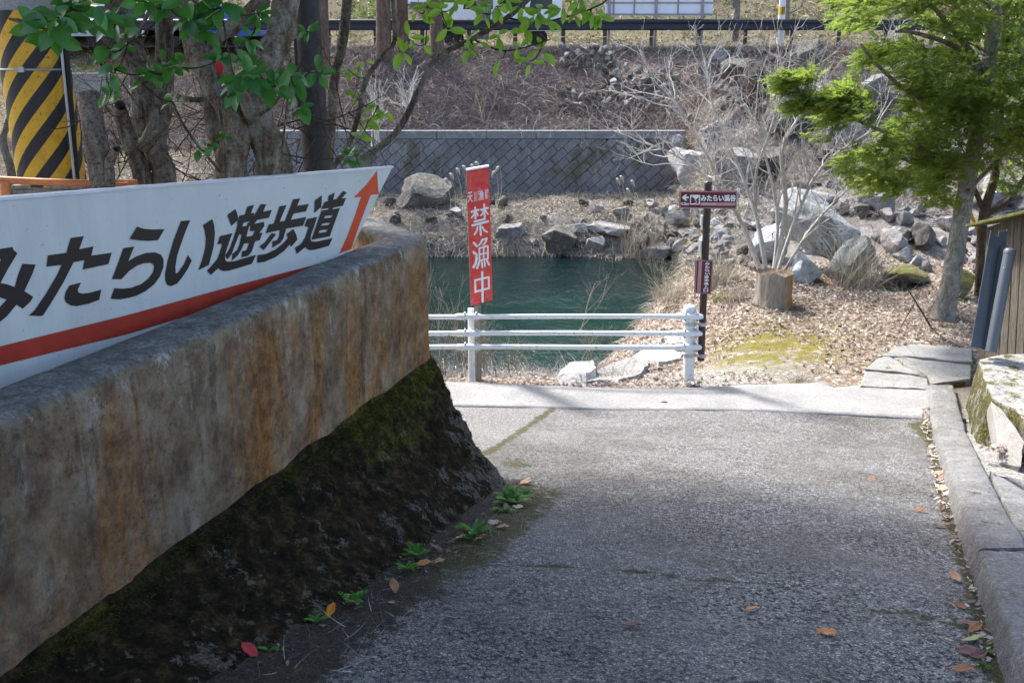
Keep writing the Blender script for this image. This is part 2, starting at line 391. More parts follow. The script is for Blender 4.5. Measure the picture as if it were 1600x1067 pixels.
def mk_rock(name, a, b, c3, moss=0):
    m = M(name, .85, .25); co = m.co; r = m.rnd()
    n = m.noise(2.6, 7, .72); f = m.noise(22, 6, .78); crk = m.voro(2.4, 'DISTANCE_TO_EDGE', co=m.mix(.25, m.co, m.noise(3, 3, col=True)))
    c = m.ramp(n, [(.3, a), (.5, b), (.72, c3)])
    c = m.mix(m.ramp(f, [(.38, .55), (.52, 0.)]), c, tuple(np.array(a)*.4))
    c = m.mix(m.ramp(m.noise(7, 7, .8), [(.57, 0.), (.66, .6)]), c, (.52, .52, .50))
    c = m.mix(m.ramp(crk, [(0, .7), (.025, 0.)]), c, (.03, .028, .025))
    hs = m.new('HueSaturation'); m.L(c, hs.inputs['Color']); m.L(m.math('ADD', m.math('MULTIPLY', r, .6), .7), hs.inputs['Value'])
    c = hs.outputs[0]
    if moss:
        up = m.ramp(m.sep(m.new('NewGeometry').outputs['Normal'])[2], [(.2, 0.), (.6, 1.)])
        c = m.mix(m.math('MULTIPLY', up, m.ramp(m.noise(5, 5), [(.42, 0.), (.5, moss)])), c, m.ramp(f, [(.3, (.08, .08, .01)), (.7, (.27, .26, .04))]))
    m.color(c); h = m.math('ADD', m.math('MULTIPLY', n, 1.5), f); m.bump(h, .8, .05)
    return m.m
M_rock = mk_rock('grey_river_rock', (.16, .15, .145), (.30, .29, .285), (.45, .44, .43))
M_rockblue = mk_rock('pale_blue_grey_rock', (.26, .28, .30), (.40, .43, .455), (.56, .58, .60))
M_rocklight = mk_rock('pale_bank_rock', (.26, .25, .24), (.42, .41, .40), (.58, .57, .56))
M_rockdark = mk_rock('dark_wet_rock', (.05, .05, .045), (.12, .115, .10), (.20, .19, .17))
M_rockmoss = mk_rock('mossy_rock', (.12, .12, .11), (.22, .21, .19), (.34, .33, .30), 1.)

# ------------------------------------------------------------------ ground sheet
def zones(x, y):
    lit = np.clip(sst(9.0, 9.6, y)*(1-sst(15.5, 18, y))*sst(.3, 1.2, x)+.55*sst(9.0, 9.4, y)*(1-sst(10.5, 11.5, y))+.7*sst(28.8, 30, y)*(1-sst(33.6, 34, y)), 0, 1)
    px = 800+FPX*x/(y*.9636+.8)
    g = np.exp(-((px-1215)/110)**2-((y-10.7)/.9)**2)*1.5+.35*sst(38.5, 40, y)+.5*sst(34, 34.3, y)*(1-sst(35, 36, y))+.35*(1-sst(-13, -9, x))
    gv = np.exp(-((px-1130)/130)**2-((y-9.7)/.55)**2)*1.3+.35*np.exp(-((px-1560)/150)**2-((y-7.2)/1.6)**2)
    gv = gv+sst(2.1, 2.4, x)*(1-sst(8, 9, y))*.6+.8*sst(14.5, 17, y)*(1-sst(32, 34, y))*sst(shore(y)+.2, shore(y)+1.2, x)+.45*sst(24.8, 26, y)*(1-sst(28, 29, y))
    return np.stack([lit, np.clip(g, 0, 1), np.clip(gv, 0, 1)], -1)
def set_zone(me, Z):
    a = me.color_attributes.new('zone', 'FLOAT_COLOR', 'POINT')
    a.data.foreach_set('color', np.concatenate([Z, np.ones((len(Z), 1))], 1).ravel())
ys = np.concatenate([np.arange(-3, 8, .3), np.arange(8, 16, .09), np.arange(16, 25, .22), np.arange(25, 38, .12), np.arange(38, 62, .8), np.arange(62, 141, 6)])
xs = np.concatenate([np.arange(-90, -20, 5), np.arange(-20, -8, .5), np.arange(-8, 12, .11), np.arange(12, 24, .5), np.arange(24, 91, 5)])
XX, YY = np.meshgrid(xs, ys, indexing='ij'); ZZ = ground_z(XX, YY)
inside = (YY < 8.35)&(XX > -3)&(XX < np.interp(YY, [2.5, 8.2], [1.55, 3.5])+.15); ZZ = np.where(inside, ZZ-.07, ZZ)
mb = MB().grid(np.stack([XX, YY, ZZ], -1)); ground = part('ground', mb, M_ground, smooth=True)
set_zone(ground.data, zones(XX.ravel(), YY.ravel())); tag(ground, kind='structure')

# ------------------------------------------------------------------ river
wx = np.linspace(-60, 9, 60); wy = np.linspace(11, 30, 60); A, B = np.meshgrid(wx, wy, indexing='ij')
tag(part('river_water', MB().grid(np.stack([A, B, np.full(A.shape, WATER_Z)], -1)), M_water, smooth=True), kind='structure')

# ------------------------------------------------------------------ concrete wall on the left
C0 = np.array([-.50, 6.0]); DW = np.array([.2907, .9568]); NW = np.array([.9568, -.2907])
ZT, ZM = .55, -.215
E2 = np.array([-.46, .89])/np.hypot(.46, .89)
NE2 = np.array([E2[1], -E2[0]])
def wall_st():
    """stations along the wall top: (plan point on the face, outward normal, u)"""
    S = []
    for t in np.arange(6.6, .16, -.06): S.append((C0-DW*t, NW, -t))
    for k in range(9):
        f = k/8; a = NW*(1-f)+NE2*f; a /= np.linalg.norm(a)
        p = (C0-DW*.1)*(1-f)**2+C0*2*f*(1-f)+(C0+E2*.1)*f*f
        S.append((p, a, 0))
    for t in np.arange(.16, 1.35, .06): S.append((C0+E2*t, NE2, t))
    return S
ST = wall_st()
sec = [(-.26, -.3), (-.265, ZT-.03), (-.24, ZT-.004)]+[(-.24+.2*i/6, ZT) for i in range(1, 7)]+[(-.018, ZT-.012), (-.004, ZT-.035)]+[(.0, ZT-.035-(ZT-.035-ZM)*i/14) for i in range(1, 15)]+[(-.02, ZM-.2)]
G = []
for (p, n, t) in ST:
    row = []
    for (o, z) in sec:
        q = p+n*o; nn = fbm(q[0]*6+z*5, q[1]*6-z*4, 5)*.008
        row.append([q[0]+n[0]*nn, q[1]+n[1]*nn, z+(fbm(q[0]*7, q[1]*7, 2)*.006 if z > .5 else 0)])
    G.append(row)
G = np.array(G)
mb = MB().grid(G); mb.poly(G[-1][::-1]); mb.poly(G[0])
conc = thing('concrete_wall', 'old rust streaked concrete retaining wall with a mossy sloping base beside the path', 'retaining wall', (-.5, 6, 0))
part('wall_body', mb, M_wall, conc, smooth=True)
# sloping mossy base
foot = [PY(800, 755, 1)]
def on_path(px, py):
    r = ray(px, py); t = 1.
    lo, hi = .5, 40.
    for _ in range(50):
        mid = (lo+hi)/2; p = EYE+r*mid
        if p[2] > zpath(p[0], p[1]): lo = mid
        else: hi = mid
    return EYE+r*lo
F0 = on_path(800, 757)[:2]; F1 = on_path(640, 892)[:2]; F2 = on_path(400, 1052)[:2]
DF = (F0-F2)/np.linalg.norm(F0-F2)
FD = np.dot(F0-C0, NW)
G = []; NR = 34; Zn = []
uu = []
for i, (p, n, t) in enumerate(ST):
    if t < 0: f = F0+DF*(t*1.03)
    elif t == 0:
        k = i-[j for j, s_ in enumerate(ST) if s_[2] == 0][0]; a = k/8
        f = (F0-DF*.08)*(1-a)**2+(F0+DF*.03+E2*.02)*2*a*(1-a)+(F0+E2*.12)*a*a
    else: f = F0+E2*(t)+0
    zf = float(zpath(f[0], f[1]))-.04
    top = np.array([p[0]-n[0]*.004, p[1]-n[1]*.004, ZM+.012+fbm(t*2.5+i*.11, .3, 8)*.03]); top2 = np.array([p[0]+n[0]*.022, p[1]+n[1]*.022, ZM-.01+fbm(i*.2, .3, 8)*.03])
    bot = np.array([f[0], f[1], zf]); row = [top]
    nn = np.array([n[0]*.8, n[1]*.8, .55])
    for j in range(NR+1):
        v = j/NR; q = top2*(1-v)+bot*v
        q = q-np.array([n[0], n[1], 0])*.05*math.sin(math.pi*v)
        d = fbm(i*.28, v*9, 4, 5)*.035*min(1, 4*(1-v)+.3)+fbm(i*.9, v*22, 6, 3)*.020+np.abs(fbm(i*.45, v*12, 16, 3))*.03
        row.append(q+nn*d)
    for j in range(NR+2):
        v = max(0, j-1)/NR
        rockm = .24+.30*sst(.45, .95, v)+.45*np.exp(-((t-0.02)/.30)**2)*sst(.1, .4, v)-.25*(1-sst(0, .2, v))+.25*sst(-1.8, -3.2, t)*0
        moss = .35*np.exp(-(v/.10)**2)+.35*fbm(t*1.7+9, v*2.5, 44)+.6*sst(-1.8, -.3, t)*np.exp(-(v/.38)**2)+.5*np.exp(-((t+1.0)/.5)**2-((v-.3)/.3)**2)+.1
        Zn.append([rockm, moss, 0])
    G.append(row)
G = np.array(G); BAT = G
mbt = MB().grid(G); bo = part('mossy_base', mbt, M_batter, conc, smooth=True); set_zone(bo.data, np.array(Zn))

# ------------------------------------------------------------------ path
KB = [on_path(*q)[:2] for q in [(1443, 608), (1446, 628), (1452, 668), (1464, 722), (1480, 790), (1505, 870), (1530, 950), (1556, 1040), (1590, 1150), (1640, 1300)]]
KB = np.array(KB)
def kerb_x(y): return np.interp(y, KB[::-1, 1], KB[::-1, 0])
near_px = [(640, 634), (735, 636), (830, 637), (940, 640), (1100, 641), (1200, 643), (1330, 649), (1445, 655)]
NEARE = np.array([on_path(*q)[:2] for q in near_px])
def strip_y(x): return np.interp(x, NEARE[:, 0], NEARE[:, 1])
xs = np.arange(-3.2, 3.75, .05); vs = np.linspace(0, 1, 190)
P_ = []; Zn = []
crack = np.array([on_path(*q)[:2] for q in [(870, 882), (960, 886), (1090, 904), (1190, 908), (1250, 922), (1330, 946), (1440, 962), (1500, 975)]])
ye0 = -1.2
for x in xs:
    xe = x; yend = strip_y(x)+.01
    yy = ye0+(yend-ye0)*vs; row = np.stack([np.full(len(yy), x), yy, zpath(x, yy)+fbm(x*1.3, yy*1.3, 11, 3)*.018+fbm(x*9, yy*9, 12, 3)*.004], -1)
    P_.append(row)
P_ = np.array(P_); X = P_[..., 0]; Y = P_[..., 1]
fx = F0[0]+(Y-F0[1])*DF[0]/DF[1]; dl = (X-fx)*DF[1]
dl = np.where(Y > F0[1], np.hypot(X-F0[0], Y-F0[1])*np.where(X > -.1, 1, .3), dl)
dr = kerb_x(Y)-X
dirt = .80*np.exp(-(np.maximum(dl, 0)/.21)**2)*sst(6.6, 5.6, Y)+.35*np.exp(-(dl/.7)**2)*sst(6, 4, Y)+.7*np.exp(-(np.maximum(dr, 0)/.06)**2)
cy = np.interp(X, crack[:, 0], crack[:, 1]); inr = (X > crack[0, 0]-.2)
moss = (.92+.5*vn(X*3, 9, 6))*np.exp(-((Y-cy-.03*vn(X*6, 3, 2))/.04)**2)*inr+.62*np.exp(-((dl-.28)/.16)**2)*sst(5.9, 5.3, Y)*sst(3.5, 4.3, Y)+.75*np.exp(-((X-.02)/.15)**2-((Y-6.2)/.25)**2)
G1, G2 = on_path(862, 640)[:2], on_path(796, 684)[:2]; gd = ((X-G2[0])*(G1[1]-G2[1])-(Y-G2[1])*(G1[0]-G2[0]))/np.linalg.norm(G1-G2); GRV = sst(.02, -.05, gd)*sst(6.1, 6.5, Y)
moss = moss+.8*np.exp(-(gd/.06)**2)*sst(6.2, 6.5, Y)+.7*np.exp(-((X-on_path(1432, 668)[0])/.11)**2-((Y-on_path(1432, 668)[1])/.35)**2)+.42*np.exp(-((dl-.12)/.16)**2)*sst(5.9, 5.3, Y)
moss = moss+.75*np.exp(-(dr/.08)**2)
pz = P_[..., 2]; P_[..., 2] = pz-.012*np.exp(-((Y-cy)/.02)**2)*inr
path = part('path', MB().grid(P_), M_path, smooth=True); tag(path, kind='structure')
set_zone(path.data, np.stack([dirt.ravel(), moss.ravel(), GRV.ravel()], -1))
# pale concrete strip across the foot of the path
far_px = [(640, 612), (735, 611), (830, 613), (940, 611), (1100, 609), (1200, 603), (1285, 600), (1300, 609), (1345, 603), (1448, 598)]
FARE = np.array([on_path(*q)[:2] for q in far_px])
S_ = []
for x in np.arange(-1.4, KB[0, 0]+.02, .04):
    y0 = strip_y(x)-.004+.010*vn(x*14, 0, 3); y1 = np.interp(x, FARE[:, 0], FARE[:, 1])+.05*vn(x*6, 5, 3)
    row = [[x, y0, zpath(x, y0)-.03]]+[[x, y0+(y1-y0)*v, max(zpath(x, y0), zpath(x, y0+(y1-y0)*v))+.005+.006*vn(x*4, v*5, 2)] for v in np.linspace(0, 1, 10)]+[[x, y1+.005, zpath(x, y1)-.06]]
    S_.append(row)
tag(part('concrete_strip', MB().grid(np.array(S_)), M_strip, smooth=True), kind='structure')
# ------------------------------------------------------------------ kerb: a row of cast lengths
kerb = thing('kerb', 'worn grey concrete kerb with leaves along its foot on the right of the path', 'kerb', (kerb_x(5), 5, float(zpath(kerb_x(5), 5))))
cuts = [float(KB[0, 1]), 6.05, 4.35, 3.15, 2.0, .6]
for i in range(len(cuts)-1):
    a, b = cuts[i]-.004, cuts[i+1]+.004; n = max(6, int((a-b)/.05)); G = []
    for y in np.linspace(b, a, n):
        x = kerb_x(y); z = float(zpath(x, y)); h = .13+(0.015 if i % 2 else 0); wd = np.interp(y, [2, 5, 8], [.30, .27, .28])
        h = h*np.interp(y, [2, 6.5, 8.2], [1, .8, .35]); sect = [(0, -.06), (.02, h*.35), (.035, h*.8), (.045, h-.006), (.055, h), (.09, h), (.13, h), (wd*.5, h+.002), (wd*.7, h), (wd-.015, h), (wd, h-.01), (wd+.003, -.05)]
        G.append([[x+o+.010*vn(y*9, o*30, i)+.006*vn(y*31, o*40, i+2), y, z+q+((.008*vn(y*11, o*25, i+4)+.010*vn(y*37, o*60, i)-.02*max(0, vn(y*8, 3, i)-.25)*(o < .06)) if q > 0 else 0)] for o, q in sect])
    G = np.array(G); m_ = MB().grid(G); m_.poly(G[0]); m_.poly(G[-1][::-1]); part('kerb_stone', m_, M_kerb, kerb, smooth=True)

def lump(pts_b, pts_t, n=10, amp=.02, seed=0, sub=3, fr=5):
    """rough prism between two matching outlines"""
    B = np.array(pts_b, float); T = np.array(pts_t, float); k = len(B)
    def dens(P): return np.array([P[i]*(1-s/n)+P[(i+1) % k]*s/n for i in range(k) for s in range(n)])
    b, t = dens(B), dens(T); rows = [b*(1-v)+t*v for v in np.linspace(0, 1, 6)]
    c = t.mean(0)
    for v in np.linspace(.04, 1, 9): rows.append(t*(1-v)+c*v)
    G = np.array(rows)
    d = np.stack([fbm(G[..., 0]*fr+G[..., 2]*3, G[..., 1]*fr, seed+q) for q in range(3)], -1)*amp
    G = G+d; G = np.concatenate([G, G[:, :1]], 1)
    G[:, -1] = G[:, 0]
    return MB().grid(G.transpose(1, 0, 2))
# big block right of the kerb
def on_plane(px, py, z): return PZ(px, py, z)
zb = float(zpath(2.7, 6.6))
bt = zb+.30
top = [on_plane(1528, 562, bt+.02), on_plane(1620, 548, bt+.02), on_plane(1900, 560, bt), on_plane(1900, 760, bt-.03), on_plane(1640, 700, bt-.02), on_plane(1585, 640, bt), on_plane(1548, 622, bt)]
bot = [np.array([p[0]+ox, p[1]+oy, zb-.12]) for p, (ox, oy) in zip(top, [(-.05, 0), (0, .05), (.1, 0), (.1, 0), (0, -.02), (-.06, -.03), (-.08, -.02)])]
blk = thing('concrete_block', 'large mossy concrete block with a freshly chipped pale corner beyond the kerb', 'concrete block', (float(top[0][0]), float(top[0][1]), zb))
part('block_body', lump(bot, top, 8, .022, 3, fr=9), M_block, blk, smooth=True)
c1, c2, c3 = PZ(1550, 625, bt+.004), PZ(1588, 716, zb+.16), PZ(1556, 700, zb+.05)
chipt = [PZ(1549, 626, bt+.008), PZ(1566, 640, bt+.02), PZ(1600, 690, bt-.04), PZ(1596, 728, bt-.16), PZ(1562, 724, bt-.24)]
chipb = [p+np.array([.03, .10, -.14]) for p in chipt]
co_ = part('broken_face', lump(chipb, chipt, 5, .012, 8, fr=14), M_chip, blk, smooth=False); co_['label'] = 'pale freshly chipped face'
# gravelly concrete yard piece behind the kerb
yt = [np.array(q) for q in [(2.42, 5.25, 0), (2.36, 6.1, 0), (2.9, 6.0, 0), (4.2, 5.2, 0), (4.2, 2.6, 0), (1.95, 2.6, 0), (2.1, 4.0, 0)]]
for q in yt: q[0] = max(q[0], kerb_x(q[1])+.30); q[2] = float(zpath(q[0], q[1]))+.115
yb = [q-np.array([0, 0, .2]) for q in yt]
tag(part('yard_paving', lump(yb, yt, 8, .015, 5), M_kerb, smooth=True), kind='structure')

# ------------------------------------------------------------------ cracked slab: four separate pieces with mossy joints
zs = float(zpath(2.2, 8.6))+.022
slab = thing('cracked_slab', 'cracked pale concrete slab in four pieces with moss in the cracks, left of the grey posts', 'slab', (2.9, 8.9, zs-.06))
pcs = [
 [(1344, 603), (1452, 608), (1449, 590), (1420, 586), (1352, 580)],
 [(1352, 577), (1372, 560), (1388, 556), (1412, 571), (1440, 584), (1447, 588), (1420, 583)],
 [(1391, 555), (1440, 562), (1517, 570), (1517, 592), (1456, 600), (1451, 588), (1416, 570)],
 [(1376, 557), (1400, 543), (1440, 538), (1519, 546), (1520, 566), (1470, 563), (1432, 558)]]
for i, pc in enumerate(pcs):
    t = [PZ(px, py, zs) for px, py in pc]; c = np.mean(t, 0); t = [c+(q-c)*.993 for q in t]
    dz = [0, .004, .002, .008][i]; t = [q+np.array([0, 0, dz]) for q in t]
    part('slab_piece', lump([q-np.array([0, 0, .10]) for q in t], t, 12, .012, i+3, fr=9), M_slab, slab, smooth=True)
M_moss = m_simple('moss_cushion', (.10, .10, .016), .95, .6, 20, .8, .01)
t = [PZ(px, py, zs-.018) for px, py in [(1346, 602), (1354, 574), (1400, 545), (1520, 548), (1519, 594), (1452, 606)]]
part('joint_moss', lump([q-np.array([0, 0, .06]) for q in t], t, 6, .012, 6), M_moss, slab, smooth=True)

# ------------------------------------------------------------------ lettering helpers
def tri_poly(loops):
    L = [[Vector((p[0], p[1], 0)) for p in lp] for lp in loops]
    return [p for lp in loops for p in lp], geometry.tessellate_polygon(L)
def raised(loops, f_front, f_back, mbx):
    """flat letter with a hair of thickness: f maps a 2D point to 3D"""
    pts, tri = tri_poly(loops)
    V = [f_front(*p) for p in pts]; mbx.add(V, tri)
    c = 0
    for lp in loops:
        k = len(lp); a = [f_front(*p) for p in lp]; b = [f_back(*p) for p in lp]
        mbx.add(a+b, [[i, (i+1) % k, k+(i+1) % k, k+i] for i in range(k)])
def text_mesh(body, size, weight=0., res=3, align='CENTER'):
    c = bpy.data.curves.new('t', 'FONT'); c.body = body; c.size = size; c.offset = weight; c.resolution_u = res; c.align_x = align
    o = bpy.data.objects.new('t', c); COL.objects.link(o); dg = bpy.context.evaluated_depsgraph_get(); me = bpy.data.meshes.new_from_object(o.evaluated_get(dg))
    V = np.array([v.co[:] for v in me.vertices]); T = [list(p.vertices) for p in me.polygons]
    bpy.data.objects.remove(o); bpy.data.meshes.remove(me); return V, T
def place_text(mbx, V, T, org, ux, uy):
    """V in text plane (x,y) -> org + x*ux + y*uy"""
    P = np.asarray(org)+V[:, :1]*np.asarray(ux)+V[:, 1:2]*np.asarray(uy)
    byk = {}
    for f in T: byk.setdefault(len(f), []).append(f)
    base = mbx.n; mbx.V.append(P); mbx.n += len(P)
    for k, F in byk.items(): mbx.F.setdefault(k, []).append(np.array(F)+base)

# ------------------------------------------------------------------ the big white board
def mk_board():
    m = M('weathered_white_paint', .45, .4)
    n = m.noise(3, 6, .7); st = m.noise(4, 5, .7, co=m.mapping((1, 1, .15)))
    c = m.mix(m.ramp(n, [(.3, 0.), (.7, 1.)]), (.52, .555, .545), (.60, .635, .615))
    c = m.mix(m.ramp(st, [(.5, 0.), (.75, .35)]), c, (.30, .34, .29))
    c = m.mix(m.ramp(m.voro(9), [(.035, .7), (.06, 0.)]), c, (.18, .2, .17))
    c = m.mix(m.ramp(m.noise(60, 3), [(.66, 0.), (.72, .6)]), c, (.25, .25, .22))
    m.color(c); m.bump(n, .1, .003); return m.m
M_board = mk_board()
M_black = m_simple('black_sign_paint', (.006, .007, .009), .45, .3, 9, .1, .001)
M_red = m_simple('faded_red_sign_paint', (.36, .035, .018), .5, .22, 6, .1, .001)
M_orange = m_simple('orange_red_sign_paint', (.60, .062, .014), .5, .12, 5, .1, .001)
dv = np.array([628, 1596, 0.]); dv /= np.linalg.norm(dv); nB = np.array([dv[1], -dv[0], 0.])
PB0 = PZ(545, 393, ZT+.0)+nB*(-.015)
def B_(px, py, o=0.): return PN(px, py, PB0+nB*o, nB)
TH = .030
corn = [(-420, 347), (613, 262), (545, 396), (500, 455), (300, 560), (-420, 760)]
fr = [B_(*q) for q in corn]; bk = [q-nB*TH for q in fr]
board = thing('direction_board', 'long white board with black Japanese lettering and an orange arrow behind the concrete wall', 'sign board', tuple(fr[2]))
mb = MB(); k = len(fr); mb.poly(fr[::-1]); mb.poly(bk); mb.add(fr+bk, [[i, (i+1) % k, k+(i+1) % k, k+i] for i in range(k)])
o = part('board_panel', mb, M_board, board); bevel(o, .003, 2)
# folded metal cap along the top edge, seen lit from above
M_cap = m_simple('pale_board_edge', (.60, .63, .66), .5, .12, 8, .2, .002)
a0, a1 = B_(-420, 345), B_(614, 261)
mb = MB(); n_ = 60; G = []
for i in range(n_+1):
    f = i/n_; p = a0*(1-f)+a1*f; wv = .0035*vn(i*.9, 1, 4)
    G.append([p+nB*.004+np.array([0, 0, -.006]), p+nB*.004+np.array([0, 0, .004+wv]), p-nB*(TH+.004)+np.array([0, 0, .006+wv]), p-nB*(TH+.005)+np.array([0, 0, -.03])])
mb.grid(np.array(G)); part('edge_cap', mb, M_cap, board)
A = lambda pts: [(x/5.335, 340+y/5.335) for x, y in pts]
Bc = lambda pts: [(160+x/6.67, 320+y/6.67) for x, y in pts]
Cc = lambda pts: [(320+x/7.625, 300+y/7.625) for x, y in pts]
Dc = lambda pts: [(400+x/7.62, 280+y/7.62) for x, y in pts]
Ec = lambda pts: [(500+x/6.67, 240+y/6.67) for x, y in pts]
mi = [[A([(-150, 300), (0, 262), (105, 244), (112, 268), (146, 298), (60, 440), (5, 545), (-60, 660), (-130, 760), (-200, 810), (-190, 700), (-120, 640), (-75, 560), (-30, 440), (10, 345), (-160, 385)])],
      [A([(-130, 570), (-60, 548), (0, 545), (60, 556), (120, 578), (200, 612), (278, 660), (255, 700), (190, 760), (130, 720), (55, 683), (0, 665), (-90, 650)])],
      [A([(188, 385), (298, 392), (270, 470), (205, 612), (150, 710), (60, 820), (0, 870), (-50, 900), (-60, 820), (0, 745), (60, 680), (105, 610), (125, 570), (150, 480)])]]
ta = [[A([(590, 170), (700, 155), (662, 262), (615, 370), (530, 540), (440, 690), (360, 815), (340, 822), (243, 815), (290, 770), (380, 640), (480, 470), (515, 390), (555, 290)])],
      [A([(400, 315), (560, 293), (662, 264), (780, 240), (762, 318), (932, 293), (905, 388), (690, 434), (705, 355), (620, 372), (510, 395), (388, 410)])],
      [A([(580, 565), (676, 542), (648, 600), (655, 625), (690, 633), (740, 628), (846, 600), (828, 685), (740, 718), (640, 738), (590, 732), (550, 705), (538, 670), (548, 620)])]]
ra = [[Bc([(362, 228), (430, 250), (520, 258), (648, 255), (580, 370), (480, 378), (380, 372), (283, 358)])],
      [Bc([(220, 452), (333, 435), (270, 590), (350, 540), (450, 503), (550, 495), (610, 520), (638, 570), (638, 650), (600, 750), (540, 830), (450, 900), (350, 950), (250, 975), (180, 985), (87, 980), (125, 868), (200, 875), (300, 865), (400, 830), (480, 770), (530, 700), (540, 650), (530, 620), (500, 605), (430, 610), (360, 635), (280, 690), (200, 775), (100, 775), (160, 620)])]]
ii = [[Bc([(820, 170), (916, 162), (870, 270), (820, 410), (780, 530), (762, 640), (765, 720), (790, 705), (850, 620), (893, 525), (932, 582), (890, 670), (830, 760), (780, 820), (720, 848), (680, 838), (657, 790), (655, 720), (680, 590), (740, 380)])],
      [Bc([(1050, 212), (1145, 150), (1165, 210), (1174, 300), (1160, 440), (1110, 630), (1002, 680), (1045, 560), (1075, 440), (1080, 350), (1068, 270)])]]
yu = [[Cc(p)] for p in [
 [(272, 275), (365, 205), (385, 250), (397, 310), (392, 340), (318, 405), (290, 330)],
 [(185, 525), (330, 492), (290, 600), (250, 720), (240, 780), (245, 815), (275, 832), (350, 825), (450, 795), (612, 750), (560, 857), (400, 905), (280, 940), (220, 942), (180, 925), (163, 905), (75, 987), (28, 938), (90, 870), (150, 800), (180, 720), (205, 640), (200, 615), (152, 625)],
 [(415, 283), (480, 270), (510, 175), (587, 155), (550, 255), (590, 250), (580, 300), (540, 345), (460, 370), (405, 385), (383, 375)],
 [(400, 350), (465, 355), (440, 440), (390, 560), (350, 660), (325, 730), (275, 802), (245, 760), (300, 670), (340, 560), (380, 440)],
 [(450, 412), (530, 400), (490, 560), (450, 660), (400, 750), (325, 820), (330, 740), (390, 690), (420, 610), (440, 510), (415, 500), (425, 425)],
 [(670, 145), (732, 150), (695, 235), (800, 215), (765, 308), (625, 335), (590, 380), (545, 410), (510, 400), (505, 385), (555, 330), (610, 250)],
 [(575, 385), (705, 355), (712, 405), (650, 490), (690, 485), (655, 575), (600, 590), (560, 710), (520, 760), (440, 778), (448, 705), (500, 695), (530, 610), (450, 615), (470, 540), (570, 520), (600, 465), (540, 465), (545, 410)]]]
ho = [[Dc(p)] for p in [
 [(445, 240), (528, 230), (490, 318), (632, 295), (595, 385), (450, 410), (415, 485), (600, 450), (560, 555), (360, 590), (117, 645), (155, 540), (215, 530), (285, 322), (365, 312), (283, 505), (345, 500), (400, 360)],
 [(290, 590), (365, 575), (325, 710), (290, 760), (200, 815), (198, 738), (250, 728), (275, 690)],
 [(190, 642), (243, 655), (95, 845), (43, 800), (110, 750)],
 [(445, 595), (480, 660), (495, 720), (420, 805), (405, 775), (340, 850), (230, 930), (100, 985), (17, 995), (22, 905), (120, 890), (230, 840), (320, 770), (385, 700), (365, 655)]]]
do = [[Dc([(703, 255), (785, 195), (782, 290), (775, 335), (695, 402), (702, 330)])],
      [Dc([(610, 475), (730, 450), (690, 570), (655, 670), (650, 720), (665, 742), (720, 745), (915, 702), (868, 795), (700, 840), (640, 845), (610, 830), (592, 805), (488, 890), (468, 815), (540, 770), (590, 690), (630, 570), (580, 562)])],
      [Dc([(820, 272), (862, 262), (868, 200), (937, 162), (920, 243), (960, 240), (1040, 143), (1082, 158), (1020, 230), (1075, 225), (1035, 318), (920, 340), (910, 360), (1000, 345), (880, 680), (662, 722), (785, 375), (865, 362), (870, 345), (778, 358)]),
       Dc([(822, 440), (915, 428), (900, 458), (810, 468)]), Dc([(790, 530), (885, 516), (870, 545), (777, 556)]), Dc([(760, 612), (855, 597), (840, 628), (745, 642)])]]
lv = 0
for ch in (mi, ta, ra, ii, yu, ho, do):
    mb = MB()
    for st_ in ch:
        lv += 1; d_ = .0015+.00012*lv
        raised(st_, lambda x, y: B_(x, y, d_), lambda x, y: B_(x, y, 0), mb)
    part('character', mb, M_black, board)
mb = MB(); raised([Ec([(595, 180), (605, 340), (615, 425), (530, 432), (420, 720), (325, 995), (200, 1040), (230, 980), (280, 870), (360, 660), (400, 540), (430, 452), (352, 460), (480, 330)])], lambda x, y: B_(x, y, .0015), lambda x, y: B_(x, y, 0), mb)
part('arrow', mb, M_orange, board)
mb = MB(); raised([[(-400, 655), (0, 541), (200, 492), (360, 448), (460, 422), (500, 412), (495, 432), (200, 522), (0, 571), (-400, 700)]], lambda x, y: B_(x, y, .0015), lambda x, y: B_(x, y, 0), mb)
part('red_stripe', mb, M_red, board)
M_wood = None

# ------------------------------------------------------------------ wood, metal, paint
def mk_wood(name, a, b, sc=1., rot=(0, 0, 0)):
    m = M(name, .85, .2); g = m.noise(4*sc, 6, .7, co=m.mapping((9, 9, .6), rot), dist=.4); f = m.noise(30*sc, 5, .7, co=m.mapping((3, 3, .4), rot))
    c = m.ramp(g, [(.3, a), (.7, b)]); c = m.mix(m.ramp(f, [(.35, .6), (.5, 0.)]), c, tuple(np.array(a)*.35)); m.color(c)
    m.bump(m.math('ADD', g, f), .6, .006); return m.m
M_oldwood = mk_wood('weathered_grey_wood', (.14, .125, .10), (.33, .30, .25))
M_whitepaint = None
def mk_whitepipe():
    m = M('white_painted_pipe', .35, .5); c = m.mix(m.ramp(m.noise(25, 5, .75), [(.58, 0.), (.64, .85)]), (.74, .76, .76), (.30, .25, .20))
    c = m.mix(m.ramp(m.noise(5, 5), [(.5, 0.), (.8, .3)]), c, (.5, .55, .5)); m.color(c); m.bump(m.noise(30, 3), .1, .002); return m.m
M_whitepipe = mk_whitepipe()
M_galv = m_simple('galvanised_steel', (.42, .44, .45), .45, .15, 15, .1, .001, .6)
M_brownpole = m_simple('dark_brown_painted_steel', (.045, .028, .026), .4, .15, 20, .1, .001)
M_maroon = m_simple('maroon_sign_face', (.115, .014, .022), .45, .1, 8, .03, .001)
M_pinkline = m_simple('faded_pink_line', (.42, .27, .27), .5, .1, 20, .03, .001)
M_signwhite = m_simple('white_sign_print', (.78, .79, .80), .5, .05, 30, .03, .001)
